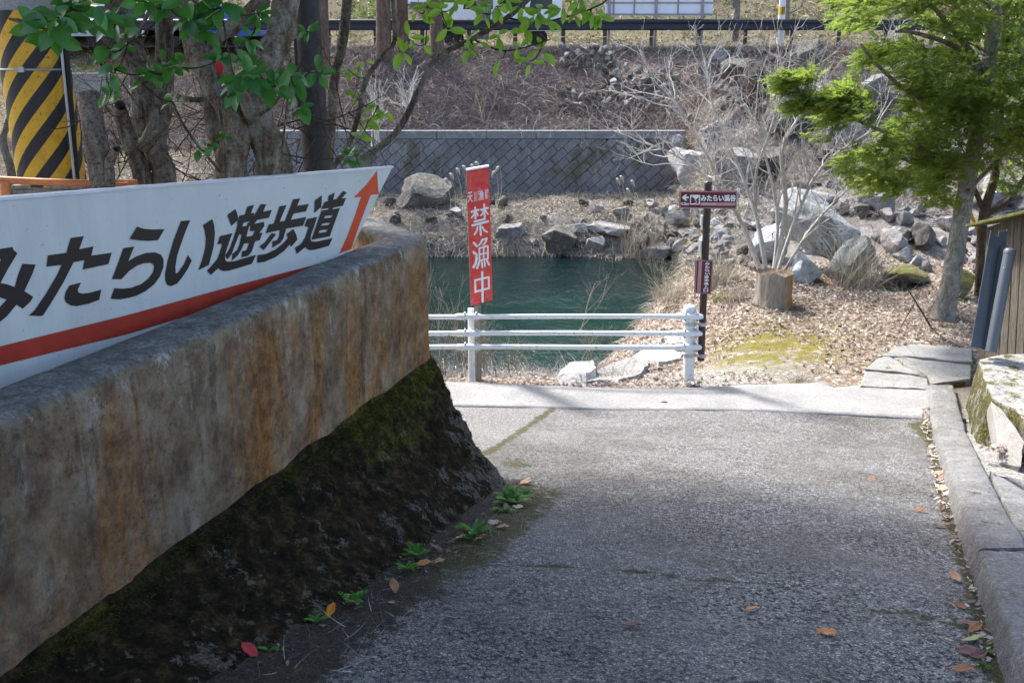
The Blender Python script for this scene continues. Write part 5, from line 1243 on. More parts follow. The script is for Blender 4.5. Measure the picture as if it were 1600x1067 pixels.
def channel(pts0, pts1, label, Y, Yt, flange=.03):
    l0, r0 = PY(*pts0[0], Y), PY(*pts0[1], Y); l1, r1 = PY(*pts1[0], Yt), PY(*pts1[1], Yt)
    t_ = thing('steel_channel', label, 'steel post', tuple(l0)); back = np.array([.02, .05, 0]); w_ = r0-l0; w_/=np.linalg.norm(w_)
    th = w_*.006
    mb = MB(); mb.hexa([l0, r0, r0+back*.12, l0+back*.12], [l1, r1, r1+back*.12, l1+back*.12]); o = part('web', mb, M_greypaint, t_); 
    mb = MB(); mb.hexa([r0+[.001, 0, 0], r0+th+[.001, 0, 0], r0+th+back, r0+back+[.001, 0, 0]], [r1+[.001, 0, 0], r1+th+[.001, 0, 0], r1+th+back, r1+back+[.001, 0, 0]]); part('flange', mb, M_greypaint, t_)
    mb = MB(); mb.hexa([l0-th-[.001, 0, 0], l0-[.001, 0, 0], l0+back, l0-th+back], [l1-th-[.001, 0, 0], l1-[.001, 0, 0], l1+back, l1-th+back]); part('flange', mb, M_greypaint, t_); return t_
channel([(1518, 542), (1540, 545)], [(1549, 362), (1572, 382)], 'wide slate grey steel channel leaning on the fence, leftmost of the three', Yg, Yg+.35)
channel([(1536, 546), (1546, 546)], [(1562, 362), (1573, 360)], 'narrow slate grey steel strip leaning behind the wide channel', Yg+.06, Yg+.42)
channel([(1538, 545), (1549, 546)], [(1565, 386), (1577, 386)], 'dark grey steel strip between the wide channel and the round post', Yg-.02, Yg+.3)
p0_, p1_ = PY(1548, 550, Yg-.05), PY(1578, 392, Yg+.22)
gp = thing('round_post', 'round slate grey steel post with scuffed paint leaning on the wooden fence', 'steel post', tuple(p0_))
def mk_scuff():
    m = M('scuffed_grey_paint', .4, .45); m.color(m.mix(m.ramp(m.noise(14, 7, .8), [(.64, 0.), (.68, 1.)]), (.09, .105, .12), (.62, .64, .66))); m.bump(m.noise(20, 3), .1, .002); return m.m
M_scuff = mk_scuff()
mb = MB(); bar(mb, p0_, p1_, .048, 24); part('tube', mb, M_scuff, gp, smooth=True)
u_ = (p1_-p0_)/np.linalg.norm(p1_-p0_); mb = MB(); mb.tubes(np.array([p1_-u_*.03, p1_-u_*.002, p1_+u_*.015, p1_+u_*.022]), np.array([.0505, .0505, .04, .005]), 24, cap=True); part('cap', mb, M_scuff, gp, smooth=True)
yl = thing('yellow_strap', 'yellow plastic strap hanging between the two evergreen trunks', 'strap', tuple(PY(1524, 330, Y2+.1)))
mb = MB(); P = np.array([PY(px, py, Y2+.1) for px, py in [(1514, 325), (1519, 340), (1526, 356), (1529, 370)]]); mb.ribbons(P[None], np.array([.022]), np.array([[[0, 1., 0]]])); o = part('band', mb, m_simple('yellow_plastic', (.75, .42, .02), .5, .05), yl); s_ = o.modifiers.new('th', 'SOLIDIFY'); s_.thickness = .004

# ------------------------------------------------------------------ left: soil bed, striped pole, guard pipe
YPo = 5.7
def mk_stripe():
    m = M('yellow_black_striped_guard', .5, .4); zc = m.attr('zone'); t = m.sep(zc)[0]
    s_ = m.ramp(m.math('FRACT', t), [(0, 0.), (.5, 0.), (.505, 1.), (1, 1.)], 'CONSTANT'); n = m.noise(9, 6, .75)
    ye = m.mix(m.ramp(n, [(.5, 0.), (.72, .8)]), (.66, .37, .02), (.36, .19, .02)); ye = m.mix(m.ramp(m.noise(50, 4), [(.62, 0.), (.68, .8)]), ye, (.10, .05, .02)); bl = m.mix(m.ramp(n, [(.5, 0.), (.8, .5)]), (.018, .018, .02), (.06, .05, .05))
    m.color(m.mix(s_, ye, bl)); m.bump(n, .15, .003); return m.m
pt0, pt1 = PY(82, 282, YPo), PY(40, 0, YPo); ax_ = (pt1-pt0); 
up_ = thing('utility_pole', 'grey concrete utility pole with a yellow and black striped guard sleeve', 'utility pole', tuple(pt0))
def pole_pt(f): return pt0+ax_*f
fT = .935; rP = PX(50, YPo)
nT, nA = 60, 72; G = []; zz = []
for j in range(nT+1):
    c = pole_pt(-.02+(fT+.02)*j/nT)
    for i in range(nA+1):
        a = i/nA*2*math.pi; G.append(c+rP*np.array([math.cos(a), math.sin(a), 0])); h = (-.02+(fT+.02)*j/nT)*np.linalg.norm(ax_)
        zz.append([h*5.3-(a/(2*math.pi))*7.0+20, 0, 0])
o = part('striped_sleeve', MB().grid(np.array(G).reshape(nT+1, nA+1, 3)), mk_stripe(), up_, smooth=True); set_zone(o.data, np.array(zz))
M_concpole = mk_conc('spun_concrete', (.30, .31, .32), (.42, .43, .44), 0, 1.5)
mb = MB(); bar(mb, pole_pt(-.3), pole_pt(5.5), rP*.955, 40); part('shaft', mb, M_concpole, up_, smooth=True)
mb = MB(); c = pole_pt(.625); mb.tubes(np.array([c+(rP+.004)*np.array([math.cos(a), math.sin(a), 0]) for a in np.linspace(0, 6.283, 40)]), .006, 6); mb.box(c+[0.01, -rP-.008, 0], (.03, .02, .028)); part('steel_band', mb, M_galv, up_)
mb = MB(); mb.box(pole_pt(.34)+[.04, -rP-.002, 0], (.15, .004, .05)); 
cp = thing('cable_pipe', 'thin black cable pipe running up the right side of the striped pole', 'pipe', tuple(PY(120, 285, YPo)))
mb = MB(); bar(mb, PY(122, 300, YPo-.05), PY(97, 0, YPo-.05), .015, 10); bar(mb, PY(97, 0, YPo-.05), PY(60, -400, YPo-.05), .015, 10); part('pipe', mb, M_black, cp, smooth=True)
mb = MB(); bar(mb, PY(118, 300, YPo-.10), PY(94, 60, YPo-.10), .008, 8); part('thin_wire', mb, M_galv, cp, smooth=True)
ft = thing('pole_footing', 'layered wooden boards around the foot of the striped pole', 'boards', tuple(PY(85, 310, YPo-.1)))
for i in range(4):
    mb = MB(); q = PY(80+i*3, 292+i*7, YPo-.15); mb.box(q, (.42, .05, .022)); o = part('board', mb, M_oldwood, ft); bevel(o, .003, 1)
M_orpipe = m_simple('faded_orange_paint', (.62, .20, .07), .5, .18, 14, .15, .002)
op = thing('orange_pipe_barrier', 'faded orange pipe barrier in front of the striped pole', 'barrier', tuple(PY(10, 300, 4.9)))
mb = MB(); P = np.array([PY(-60, 279, 4.85), PY(2, 281, 4.9), PY(60, 284, 4.95), PY(125, 286, 5.0), PY(215, 286, 5.1)]); mb.tubes(P, .0175, 14, cap=True); part('top_pipe', mb, M_orpipe, op, smooth=True)
for px in (8,):
    mb = MB(); bar(mb, PY(px, 283, 4.9), PY(px+2, 420, 4.9), .022, 12); part('leg', mb, M_orpipe, op, smooth=True)
mb = MB(); mb.box(PY(190, 288, 5.05), (.07, .05, .02)); part('bracket', mb, M_orpipe, op)

# steel lamp pole
dp = thing('steel_pole', 'dark rusty steel pole rising behind the middle of the white board', 'pole', tuple(PY(497, 262, 6.6)))
mb = MB(); a, c = PY(498, 300, 6.6), PY(476, -20, 6.6); rr = PX(22, 6.6); mb.tubes(np.array([a+(c-a)*t for t in (0, .5, 1, 4)]), np.array([rr, rr*.96, rr*.9, rr*.8]), 24)
M_darkpole = m_simple('dark_rusted_steel', (.022, .020, .021), .5, .45, 7, .2, .002); part('shaft', mb, M_darkpole, dp, smooth=True)
mb = MB(); q = a+(c-a)*.50; mb.box(q+[-.075, -.03, .12], (.03, .05, .42)); o = part('cable_cover', mb, M_darkpole, dp); bevel(o, .008)

# ------------------------------------------------------------------ left trees
trunks = {}
def tree(name, label, specs, mat, side=10, rough_=.02):
    p = PY(*specs[0][0][0]); t_ = thing(name, label, 'tree', tuple(p)); b = Br(); Q = [b.px(s_[0], s_[1], s_[2], max(10, 6*len(s_[0]))) for s_ in specs]
    o = part('trunk', b.mesh(side), mat, t_, smooth=True)
    if rough_: roughen(o, rough_, .07)
    return t_, Q
TD, _ = tree('dead_trunk', 'bleached sawn-off dead tree trunk beside the striped pole', [([(166, 312, 4.9), (158, 270, 4.9), (150, 220, 4.9), (139, 146, 4.95)], 20, 16), ([(165, 262, 4.88), (176, 245, 4.85), (184, 232, 4.8)], 7, 6)], M_barkD, 18, .035)
mb = MB(); c = PY(139, 146, 4.95); a = np.linspace(0, 2*math.pi, 17)[:-1]; rr = PX(16, 4.95)
mb.poly([c+np.array([rr*math.cos(q), rr*math.sin(q), .003*random.uniform(-1, 1)+.004]) for q in a]); part('cut_top', mb, M_barkD, TD)
T1, Q1 = tree('leaning_trunk_tree', 'grey barked tree with a broken stub and twin upright stems right of the dead trunk',
  [([(232, 330, 5.3), (222, 270, 5.3), (205, 225, 5.3), (190, 180, 5.25), (188, 165, 5.2)], 17, 9), ([(252, 330, 5.35), (256, 270, 5.35), (243, 225, 5.35), (255, 150, 5.4), (257, 70, 5.4), (256, -30, 5.5), (250, -300, 5.6)], 21, 10),
   ([(222, 232, 5.3), (240, 205, 5.3), (252, 165, 5.35)], 13, 10), ([(246, 260, 5.45), (228, 200, 5.5), (222, 130, 5.5), (200, 60, 5.5), (176, -20, 5.6), (150, -300, 5.7)], 22, 14)], M_barkA, 16)
T2, Q2 = tree('camellia_like_tree', 'thick twisted evergreen tree with flaking bark and large glossy leaves behind the board',
  [([(368, 320, 5.0), (362, 250, 5.0), (372, 205, 5.05), (345, 150, 5.1), (310, 90, 5.2), (296, 30, 5.3), (292, -60, 5.4), (300, -300, 5.6)], 26, 11), ([(432, 320, 5.1), (425, 240, 5.1), (400, 180, 5.1), (415, 110, 5.15), (438, 50, 5.2), (452, -20, 5.3), (500, -300, 5.5)], 30, 16),
   ([(340, 320, 5.2), (348, 250, 5.2), (330, 190, 5.2), (322, 120, 5.3), (340, 60, 5.3), (420, -10, 5.3)], 14, 8), ([(395, 190, 5.05), (380, 150, 5.0), (350, 105, 5.0), (330, 80, 5.0)], 12, 6)], M_barkC, 18, .03)
T3, Q3 = tree('sapling', 'slender straight sapling right of the dark steel pole', [([(512, 262, 7.0), (518, 180, 7.0), (522, 120, 7.0), (536, 60, 7.1), (545, -30, 7.2), (560, -250, 7.4)], 9, 8)], M_barkA, 10, .008)
T4, Q4 = tree('arching_sapling', 'sapling with long arching branches and light green leaves over the far slope',
  [([(520, 262, 6.4), (545, 225, 6.4), (560, 180, 6.4), (572, 125, 6.45), (600, 85, 6.5), (617, 60, 6.5), (612, -20, 6.6)], 5, 4), ([(560, 252, 6.3), (600, 225, 6.3), (628, 195, 6.3), (655, 140, 6.3), (682, 92, 6.3), (740, 60, 6.3), (790, 30, 6.3), (840, -15, 6.3), (900, -80, 6.3)], 6, 4)], M_barkA, 8, .004)
# twisted thin extra stems and tangles
b = Br(); QS = []
for pts, r0, r1 in [([(128, 20, 4.4), (160, 60, 4.5), (205, 95, 4.6), (240, 125, 4.8)], 4, 4), ([(15, 30, 4.0), (80, 38, 4.2), (128, 42, 4.4)], 2, 3), ([(350, 140, 4.9), (325, 155, 4.8), (290, 155, 4.8), (268, 145, 5)], 5, 4), ([(238, 10, 5), (215, 60, 5), (225, 95, 5)], 3, 3), ([(135, 88, 4.6), (180, 118, 4.7), (225, 180, 5)], 2.2, 1.2),
                    ([(270, 170, 5), (300, 215, 4.9), (345, 270, 4.9)], 2.5, 2), ([(405, 180, 5), (430, 160, 4.7), (470, 100, 4.5)], 3, 2), ([(345, 0, 5), (320, 20, 5), (300, 40, 5.2)], 6, 7), ([(420, 0, 5), (380, 40, 5), (350, 60, 5)], 5, 4), ([(440, 240, 5), (450, 150, 4.9), (452, 120, 4.9)], 2, 1.5), ([(330, 80, 5), (345, 180, 4.9), (352, 260, 4.9)], 2.5, 2)]: QS.append(b.px(pts, r0, r1, 9))
part('side_branches', b.mesh(6), M_barkA, T2, smooth=True)
tg = thing('tangled_undergrowth', 'tangle of thin dark bare twigs around the left tree trunks', 'undergrowth', tuple(PY(300, 250, 5.6)))
b = Br()
for _ in range(95):
    px = random.uniform(130, 560); py = random.uniform(150, 300); b.grow(PY(px, py, random.uniform(5.2, 7.5)), rng.normal(size=3)*[1, .5, .9]+[0, 0, .4], random.uniform(.25, .7), .0045, 1, .1, .4, 4, .9, .6, .0012)
o = part('twigs', b.mesh(4), M_darktw, tg, smooth=True); o['kind'] = 'stuff'
# far left pale stems
tree('bare_sapling', 'thin crooked grey sapling at the left edge under the striped pole', [([(22, 330, 7), (18, 270, 7), (5, 220, 7), (15, 180, 7), (10, 120, 7)], 9, 3)], M_barkB, 8, .01)

# ------------------------------------------------------------------ leaves
def leaf_mesh(name, mat, L=1., W=.23, fold=.10, curl=.15, n=6, seed=0, wav=0.):
    r = random.Random(seed); V = []
    for i in range(n+1):
        t = i/n; wdt = W*math.sin(math.pi*min(1, t*.93+.035))**.8*(1 if t < .97 else .3); z = -curl*t*t*L
        wv = wav*r.uniform(-1, 1)
        for s_ in (-1, -.5, 0, .5, 1): V.append((s_*wdt, t*L, z+fold*abs(s_)*wdt*2+wv*abs(s_)*.3))
    F = [(i*5+j, i*5+j+1, i*5+j+6, i*5+j+5) for i in range(n) for j in range(4)]
    me = bpy.data.meshes.new(name); me.from_pydata(V, [], F); me.polygons.foreach_set('use_smooth', np.ones(len(F), bool)); me.materials.append(mat); me.update(); return me
def mk_leaf(name, a, b_, under, tr_, rough=.28):
    m = M(name, rough, .5); r = m.rnd(); x = m.sep(m.co); rib = m.ramp(m.math('ABSOLUTE', x[0]), [(0, 1.), (.012, 0.)]); vein = m.ramp(m.math('FRACT', m.math('MULTIPLY', m.math('SUBTRACT', x[1], m.math('ABSOLUTE', x[0])), 9.)), [(0, .35), (.12, 0.), (1, 0.)])
    cl = m.mix(r, a, b_); cl = m.mix(m.math('MAXIMUM', m.math('MULTIPLY', rib, .7), vein), cl, tuple(np.array(b_)*1.7))
    sp2 = m.math('MULTIPLY', m.ramp(m.noise(7, 3, .5, co=m.mapping((1, 1, 1))), [(.66, 0.), (.69, .85)]), m.ramp(r, [(.4, 0.), (.6, 1.)])); cl = m.mix(sp2, cl, (.10, .055, .02)); m.color(cl); m.translucent(m.mix(.6, cl, under), tr_); m.bump(rib, .15, .01); return m.m
M_leafd = mk_leaf('dark_glossy_leaf', (.025, .10, .020), (.055, .18, .032), (.10, .36, .025), .38)
M_leafl = mk_leaf('light_green_leaf', (.07, .18, .018), (.12, .25, .022), (.34, .62, .04), .5, .35)
LD = [leaf_mesh('leaf', M_leafd, W=.25+.03*i, fold=.12, curl=.1+.12*i, seed=i) for i in range(4)]
LL = [leaf_mesh('leaf', M_leafl, W=.20+.03*i, fold=.10, curl=.15+.1*i, seed=i) for i in range(4)]
def rot_to(d, n):
    y = Vector(d).normalized(); z = Vector(n); z = (z-y*z.dot(y)).normalized(); x = y.cross(z)
    from mathutils import Matrix
    return Matrix((x, y, z)).transposed().to_euler()
def rosette(px, py, Y, k, size, meshes, parent, view=.5, anchor=None, br=None, tilt=0., spread=1.):
    c = PY(px, py, Y); ax = np.array([random.uniform(-.4, .4), -1.0*view, .9-view]) ; ax /= np.linalg.norm(ax)
    u = np.cross(ax, [0, 0, 1.]); u /= np.linalg.norm(u)+1e-6; v = np.cross(ax, u); ph = random.uniform(0, 6.28)
    for i in range(k):
        a = ph+i*2.4; d = (u*math.cos(a)+v*math.sin(a))*spread+ax*random.uniform(-.1, .5)+np.array([0, 0, -tilt]); d /= np.linalg.norm(d); nn = ax+rng.normal(size=3)*.35
        st = c+d*size*.15+rng.normal(size=3)*size*.12; inst('leaf', random.choice(meshes), parent, st, rot_to(d, nn), size*random.uniform(.75, 1.15))
    if br is not None and anchor is not None:
        A_ = anchor; m_ = (A_+c)/2+np.array([0, 0, -.04]); br.add([A_*(1-t)**2+m_*2*t*(1-t)+c*t*t for t in np.linspace(0, 1, 6)], .0045, .0018)
def nearest(Qs, p):
    best = None
    for Q in Qs:
        d = np.linalg.norm(Q-p, axis=1); k = int(np.argmin(d))
        if best is None or d[k] < best[0]: best = (d[k], Q[k])
    return best[1]
b = Br(); RS = []
for (px, py, Y, k, s_) in [(92, 28, 3.5, 7, .115), (75, 55, 3.6, 3, .10), (48, 42, 3.7, 3, .085), (110, 12, 3.5, 3, .11), (150, 30, 3.8, 4, .10), (180, 35, 3.9, 3, .095), (140, 5, 3.6, 3, .10), (165, 78, 4.1, 2, .09), (200, 68, 4.2, 3, .10), (180, 108, 4.3, 2, .085), (172, 150, 4.4, 4, .075), (235, 112, 4.4, 3, .085), (222, 130, 4.4, 2, .07),
                           (255, 95, 4.5, 2, .08), (275, 105, 4.4, 4, .085), (262, 10, 4.3, 4, .10), (300, 30, 4.2, 5, .10), (320, 45, 4.2, 3, .10), (345, 12, 4.1, 5, .11), (300, 0, 4.1, 4, .11), (270, 160, 4.5, 2, .075), (368, 133, 3.9, 6, .095), (385, 120, 3.9, 4, .10), (430, 135, 4.0, 5, .09), (395, 100, 4.1, 4, .085), (455, 120, 4.2, 4, .09), (470, 165, 4.2, 3, .085),
                           (345, 92, 4.4, 4, .07), (405, 20, 4.3, 4, .08), (390, 60, 4.3, 3, .075), (312, 232, 4.6, 2, .06), (325, 226, 4.6, 2, .05), (225, 0, 4.2, 3, .10), (495, 112, 4.5, 3, .08), (480, 50, 4.6, 3, .07), (350, 215, 4.7, 2, .05), (545, 245, 5.2, 3, .07), (560, 250, 5.2, 2, .07)]:
    c = PY(px, py, Y); rosette(px, py, Y, int(k*1.75+1), s_*.84, LD, T2, .45, nearest(Q1+Q2+QS+RS, c), b, .15); RS.append(c[None])
part('leaf_twigs', b.mesh(4), M_darktw, T2, smooth=True)['kind'] = 'stuff'
lf = leaf_mesh('red_leaf', m_simple('bright_red_leaf', (.45, .012, .02), .5, .1), W=.3, curl=.3); o = inst('red_leaf', lf, T2, PY(341, 95, 4.3), rot_to((.1, -.1, -1), (0, -1, .2)), .055); o['label'] = 'single bright red leaf'
b = Br(); RS = [b.px([(790, 28, 6.3), (850, 35, 6.2), (930, 12, 6.1), (960, -10, 6.1)], 1.6, 1.2, 9), b.px([(740, 62, 6.3), (790, 80, 6.2), (860, 62, 6.1)], 1.4, 1, 9)]
for (px, py, Y, k, s_) in [(590, 165, 6.3, 4, .075), (575, 190, 6.3, 5, .08), (600, 175, 6.3, 3, .07), (555, 150, 6.3, 3, .06), (545, 110, 6.4, 3, .06), (572, 100, 6.4, 2, .06), (640, 62, 6.4, 4, .085), (632, 80, 6.4, 3, .09), (665, 70, 6.4, 2, .075), (668, 10, 6.3, 5, .085), (690, 18, 6.2, 4, .09), (700, 40, 6.2, 3, .09), (655, 20, 6.3, 3, .08), (712, 5, 6.2, 5, .09),
                           (735, 62, 6.2, 3, .08), (760, 22, 6.2, 4, .09), (775, 10, 6.2, 5, .09), (745, 70, 6.2, 3, .075), (730, 78, 6.2, 3, .07), (778, 55, 6.2, 3, .08), (782, 90, 6.1, 2, .11), (810, 75, 6.1, 3, .08), (820, 50, 6.1, 3, .085), (843, 20, 6.1, 6, .09), (830, 35, 6.1, 3, .09), (860, 28, 6.1, 4, .08), (845, 78, 6.1, 4, .085), (828, 95, 6.1, 3, .08), (880, 10, 6.1, 5, .09),
                           (895, 18, 6.1, 3, .09), (925, 12, 6.1, 6, .10), (935, 30, 6.1, 4, .09), (905, 0, 6.1, 4, .09), (815, 8, 6.2, 4, .08), (790, 0, 6.2, 4, .09), (560, 215, 6.2, 2, .07), (742, 4, 6.2, 4, .08)]:
    c = PY(px, py, Y); rosette(px, py, Y, k, s_, LL, T4, .55, nearest(Q4+RS, c), b, .35); RS.append(c[None])
part('leaf_twigs', b.mesh(4), M_darktw, T4, smooth=True)['kind'] = 'stuff'
# the crowns above the picture, dense enough to shade the near path and the wall
def crown_pts(c, r, n):
    d = rng.normal(size=(n, 3)); d /= np.linalg.norm(d, axis=1, keepdims=True); return np.array(c)+d*np.array(r)*(rng.uniform(.25, 1, n)**.4)[:, None]
CP = [p for p in np.vstack([crown_pts((-1.3, 6.6, 4.6), (1.9, 2.5, 1.4), 260), crown_pts((-2.6, 4.2, 4.4), (1.7, 2.2, 1.5), 200), crown_pts((-.6, 5.2, 5.6), (1.8, 1.9, 1.1), 140)]) if p[2] > 2.05+max(0, (p[1]-3))*.06+.6]
leafcloud(CP, 74, .30, .13, M_leafd, 'crown', T2)
b = Br()
for p in CP[::14]:
    k = Q2[1][-1] if p[0] > -1.6 else Q1[1][-1]; b.add([k*(1-t)**2+((k+p)/2+[0, 0, .3])*2*t*(1-t)+p*t*t for t in np.linspace(0, 1, 8)], .02, .006)
part('crown_limbs', b.mesh(5), M_barkA, T2, smooth=True)
# ------------------------------------------------------------------ the road above: guard rail, posts, board
M_navy = m_simple('dark_navy_rail', (.018, .022, .035), .35, .2, 4, .05, .002)
M_road = m_simple('road_asphalt', (.13, .13, .13), .9, .2, 8)
tag(part('road', MB().grid(np.array([[[x, y, 2.13] for y in (34.9, 36.5, 38.1)] for x in np.linspace(-60, 60, 30)])), M_road), kind='structure')
YG = 34.55; zr = [float(PY(900, y, YG)[2]) for y in (35, 48)]
for seg_, (xa, xb, lab) in enumerate([(-16.5, 20., 'long dark navy guard rail along the road above the bank')]):
    g_ = thing('guard_rail', lab, 'guard rail', (2, YG, 2.1)); n = 40; G = []
    prof = [(-.06, .0), (-.10, .04), (-.10, .11), (-.05, .15), (-.05, .20), (-.10, .24), (-.10, .31), (-.06, .35)]
    z0 = PY(900, 48, YG)[2]; G = [[[x, YG+o_, z0+z] for o_, z in prof] for x in np.linspace(xa, xb, n)]
    o = part('beam', MB().grid(np.array(G)), M_navy, g_, smooth=True); s_ = o.modifiers.new('th', 'SOLIDIFY'); s_.thickness = .012
    for px in list(range(945, 1700, 73))+[805, 880, 733, 660, 587, 514, 441, 370, 300]:
        x = PD(px, YG, 2.2); mb = MB(); bar(mb, (x, YG+.03, 1.95), (x, YG+.03, z0+.36), .07, 12); po = part('post', mb, M_navy, g_, smooth=True)
        mb = MB(); bar(mb, (x, YG+.03, z0-.22), (x, YG+.03, z0-.19), .073, 12); part('yellow_band', mb, m_simple('yellow_reflector', (.7, .45, .03), .4, .1) if px == 945 and seg_ == 0 else bpy.data.materials['yellow_reflector'], po, smooth=True)
YB_ = 35.0; bb = thing('roadside_board', 'back of a large white roadside board with timber framing behind the guard rail', 'sign board', (PD(1030, YB_, 2.1), YB_, 2.1))
M_whiteback = m_simple('white_board_back', (.70, .73, .80), .5, .06, 2, .05, .002); M_grbrown = m_simple('grey_brown_frame', (.30, .27, .26), .7, .2, 6)
zt_, zb2 = float(PY(1030, -110, YB_)[2]), float(PY(1030, 25, YB_)[2]); x0, x1 = PD(945, YB_, 3), PD(1113, YB_, 3)
mb = MB(); mb.box(((x0+x1)/2, YB_, (zt_+zb2)/2), (x1-x0, .03, zt_-zb2)); part('panel', mb, M_whiteback, bb)
for px in (951, 1024, 1096):
    x = PD(px, YB_, 2.8); mb = MB(); mb.box((x, YB_-.05, (zt_+1.9)/2), (.085, .06, zt_-1.9)); part('post', mb, M_grbrown, bb)
for px in (958, 990, 1058):
    x = PD(px, YB_, 2.8); mb = MB(); mb.box((x, YB_-.035, (zt_+zb2)/2), (.05, .03, zt_-zb2-.02)); part('batten', mb, M_grbrown, bb)
for py in (5, 23, -40):
    z = float(PY(1030, py, YB_)[2]); mb = MB(); mb.box(((x0+x1)/2, YB_-.03, z), (x1-x0-.01, .022, .05)); part('crossbar', mb, M_grbrown, bb)
mk_ = thing('marker_post', 'white roadside marker post with a yellow and black band behind the guard rail', 'post', (PD(1219, 35.3, 2.1), 35.3, 2.1))
x = PD(1219, 35.3, 2.5); mb = MB(); bar(mb, (x, 35.3, 1.95), (x, 35.3, 5.5), .11, 16); part('shaft', mb, M_whiteback, mk_, smooth=True)
z1, z2 = float(PY(1219, 24, 35.3)[2]), float(PY(1219, 11, 35.3)[2]); mb = MB(); bar(mb, (x, 35.3, z1), (x, 35.3, z2), .114, 16); bd = part('yellow_band', mb, bpy.data.materials['yellow_reflector'], mk_, smooth=True)
mb = MB()
for k in range(3): mb.box((x-.06+.055*k, 35.18, (z1+z2)/2), (.02, .006, (z2-z1)*.9))
o = part('black_stripes', mb, M_black, bd); o['kind'] = 'stuff'
# roadside trees
tree('roadside_tree', 'bare grey roadside tree right of the white roadside board', [([(1148, 66, 34.9), (1150, 30, 34.9), (1152, 5, 34.9), (1150, -60, 34.9)], 6, 4), ([(1151, 12, 34.9), (1145, 0, 34.9), (1140, -30, 34.9)], 4, 3)], M_barkB, 8, 0)
tree('roadside_tree', 'thin bare roadside tree next to the yellow banded marker post', [([(1229, 56, 34.7), (1230, 20, 34.7), (1232, -30, 34.7)], 4, 3), ([(1231, 22, 34.7), (1250, 12, 34.7), (1258, -5, 34.7)], 1.5, 1)], M_barkB, 8, 0)
tree('cedar_trunk', 'leftmost of the three brown cedar trunks on the slope above the saplings', [([(600, 92, 33.2), (599, 30, 33.2), (598, -80, 33.2)], 13, 10)], M_barkE, 14, .03)
tree('cedar_trunk', 'middle of the three brown cedar trunks on the slope above the saplings', [([(630, 85, 33.8), (628, 20, 33.8), (626, -80, 33.8)], 10, 9)], M_barkE, 14, .03)
tree('cedar_trunk', 'rightmost of the three brown cedar trunks, in front of the white van', [([(684, 88, 33.5), (681, 20, 33.5), (678, -80, 33.5)], 11, 9)], M_barkE, 14, .03)
tree('cedar_trunk', 'brown cedar trunk directly behind the dark steel pole', [([(505, 110, 30), (503, 20, 30), (500, -80, 30)], 11, 9)], M_barkE, 14, .03)
tree('roadside_tree', 'pale forked tree trunk over the guard rail in front of the van', [([(755, 62, 34.9), (758, 30, 34.9), (762, 0, 34.9), (770, -60, 34.9)], 9, 7), ([(757, 25, 34.9), (748, 0, 34.9), (740, -60, 34.9)], 6, 5)], M_barkB, 10, .02)
# white van on the road
def van(x, y, label, col, L=4.6, W_=1.8, H_=1.95, nose=-1, z=2.13, cat='van'):
    t_ = thing('parked_'+cat, label, cat, (x, y, z)); s_ = nose
    prof = [(-.5, .28), (-.5, .62), (-.40, .70), (-.30, .98), (-.1, 1.), (.44, 1.), (.49, .8), (.5, .28)]
    if cat == 'car': prof = [(-.5, .25), (-.5, .55), (-.27, .64), (-.14, .97), (.22, 1.), (.40, .66), (.5, .6), (.5, .25)]
    P = [(x-s_*-a*L, h*H_) for a, h in prof]; a = [np.array([q[0], y-W_/2, z+q[1]]) for q in P]; c = [np.array([q[0], y+W_/2, z+q[1]]) for q in P]; k = len(P)
    mb = MB(); mb.poly(a); mb.poly(c[::-1]); mb.add(a+c, [[i, (i+1) % k, k+(i+1) % k, k+i] for i in range(k)]); o = part('body', mb, col, t_); bevel(o, .07, 3)
    gl = m_simple('dark_car_glass', (.03, .035, .04), .1, .1) if 'dark_car_glass' not in bpy.data.materials else bpy.data.materials['dark_car_glass']
    for fx0, fx1 in ((-.24, -.02), (.02, .22), (.25, .42)) if cat == 'van' else ((-.12, .04), (.06, .26)):
        mb = MB(); mb.hexa([(x+s_*fx0*L, y-W_/2-.004, z+.64*H_), (x+s_*fx1*L, y-W_/2-.004, z+.64*H_), (x+s_*fx1*L, y-W_/2+.02, z+.64*H_), (x+s_*fx0*L, y-W_/2+.02, z+.64*H_)], [(x+s_*(fx0+.02)*L, y-W_/2-.004, z+.91*H_), (x+s_*fx1*L, y-W_/2-.004, z+.91*H_), (x+s_*fx1*L, y-W_/2+.02, z+.91*H_), (x+s_*(fx0+.02)*L, y-W_/2+.02, z+.91*H_)]); part('window', mb, gl, t_)
    for fx in (-.32, .32):
        for sy in (-1, 1):
            mb = MB(); c0 = np.array([x+fx*L, y+sy*(W_/2-.12), z+.31]); bar(mb, c0-[0, .1, 0], c0+[0, .1, 0], .31, 24); w_ = part('wheel', mb, M_black, t_, smooth=False)
            mb = MB(); bar(mb, c0-[0, .105, 0], c0+[0, .105, 0], .18, 20); part('rim', mb, M_darkpole, w_)
    for sy in (-.6, .6):
        mb = MB(); mb.box((x-s_*-.5*L*.995, y+sy, z+.55*H_), (.06, .3, .14)); part('headlight', mb, M_signwhite, t_)
    return t_
M_carw = m_simple('white_car_paint', (.78, .80, .84), .25, .03, 1, .01, .001); M_carb = m_simple('blue_car_paint', (.03, .10, .42), .25, .05, 1, .01, .001); M_cars = m_simple('silver_car_paint', (.5, .52, .55), .3, .05, 1, .01, .001)
van(PD(775, 36.6, 2.6), 36.6, 'white van on the road behind the light green leaves', M_carw, nose=1)
van(PD(225, 37.0, 2.6), 36.8, 'white car seen in glimpses between the left tree trunks', M_carw, 4.2, 1.7, 1.5, cat='car')
van(PD(330, 37.0, 2.6), 36.8, 'blue car seen in glimpses behind the twisted tree', M_carb, 4.0, 1.7, 1.5, cat='car')
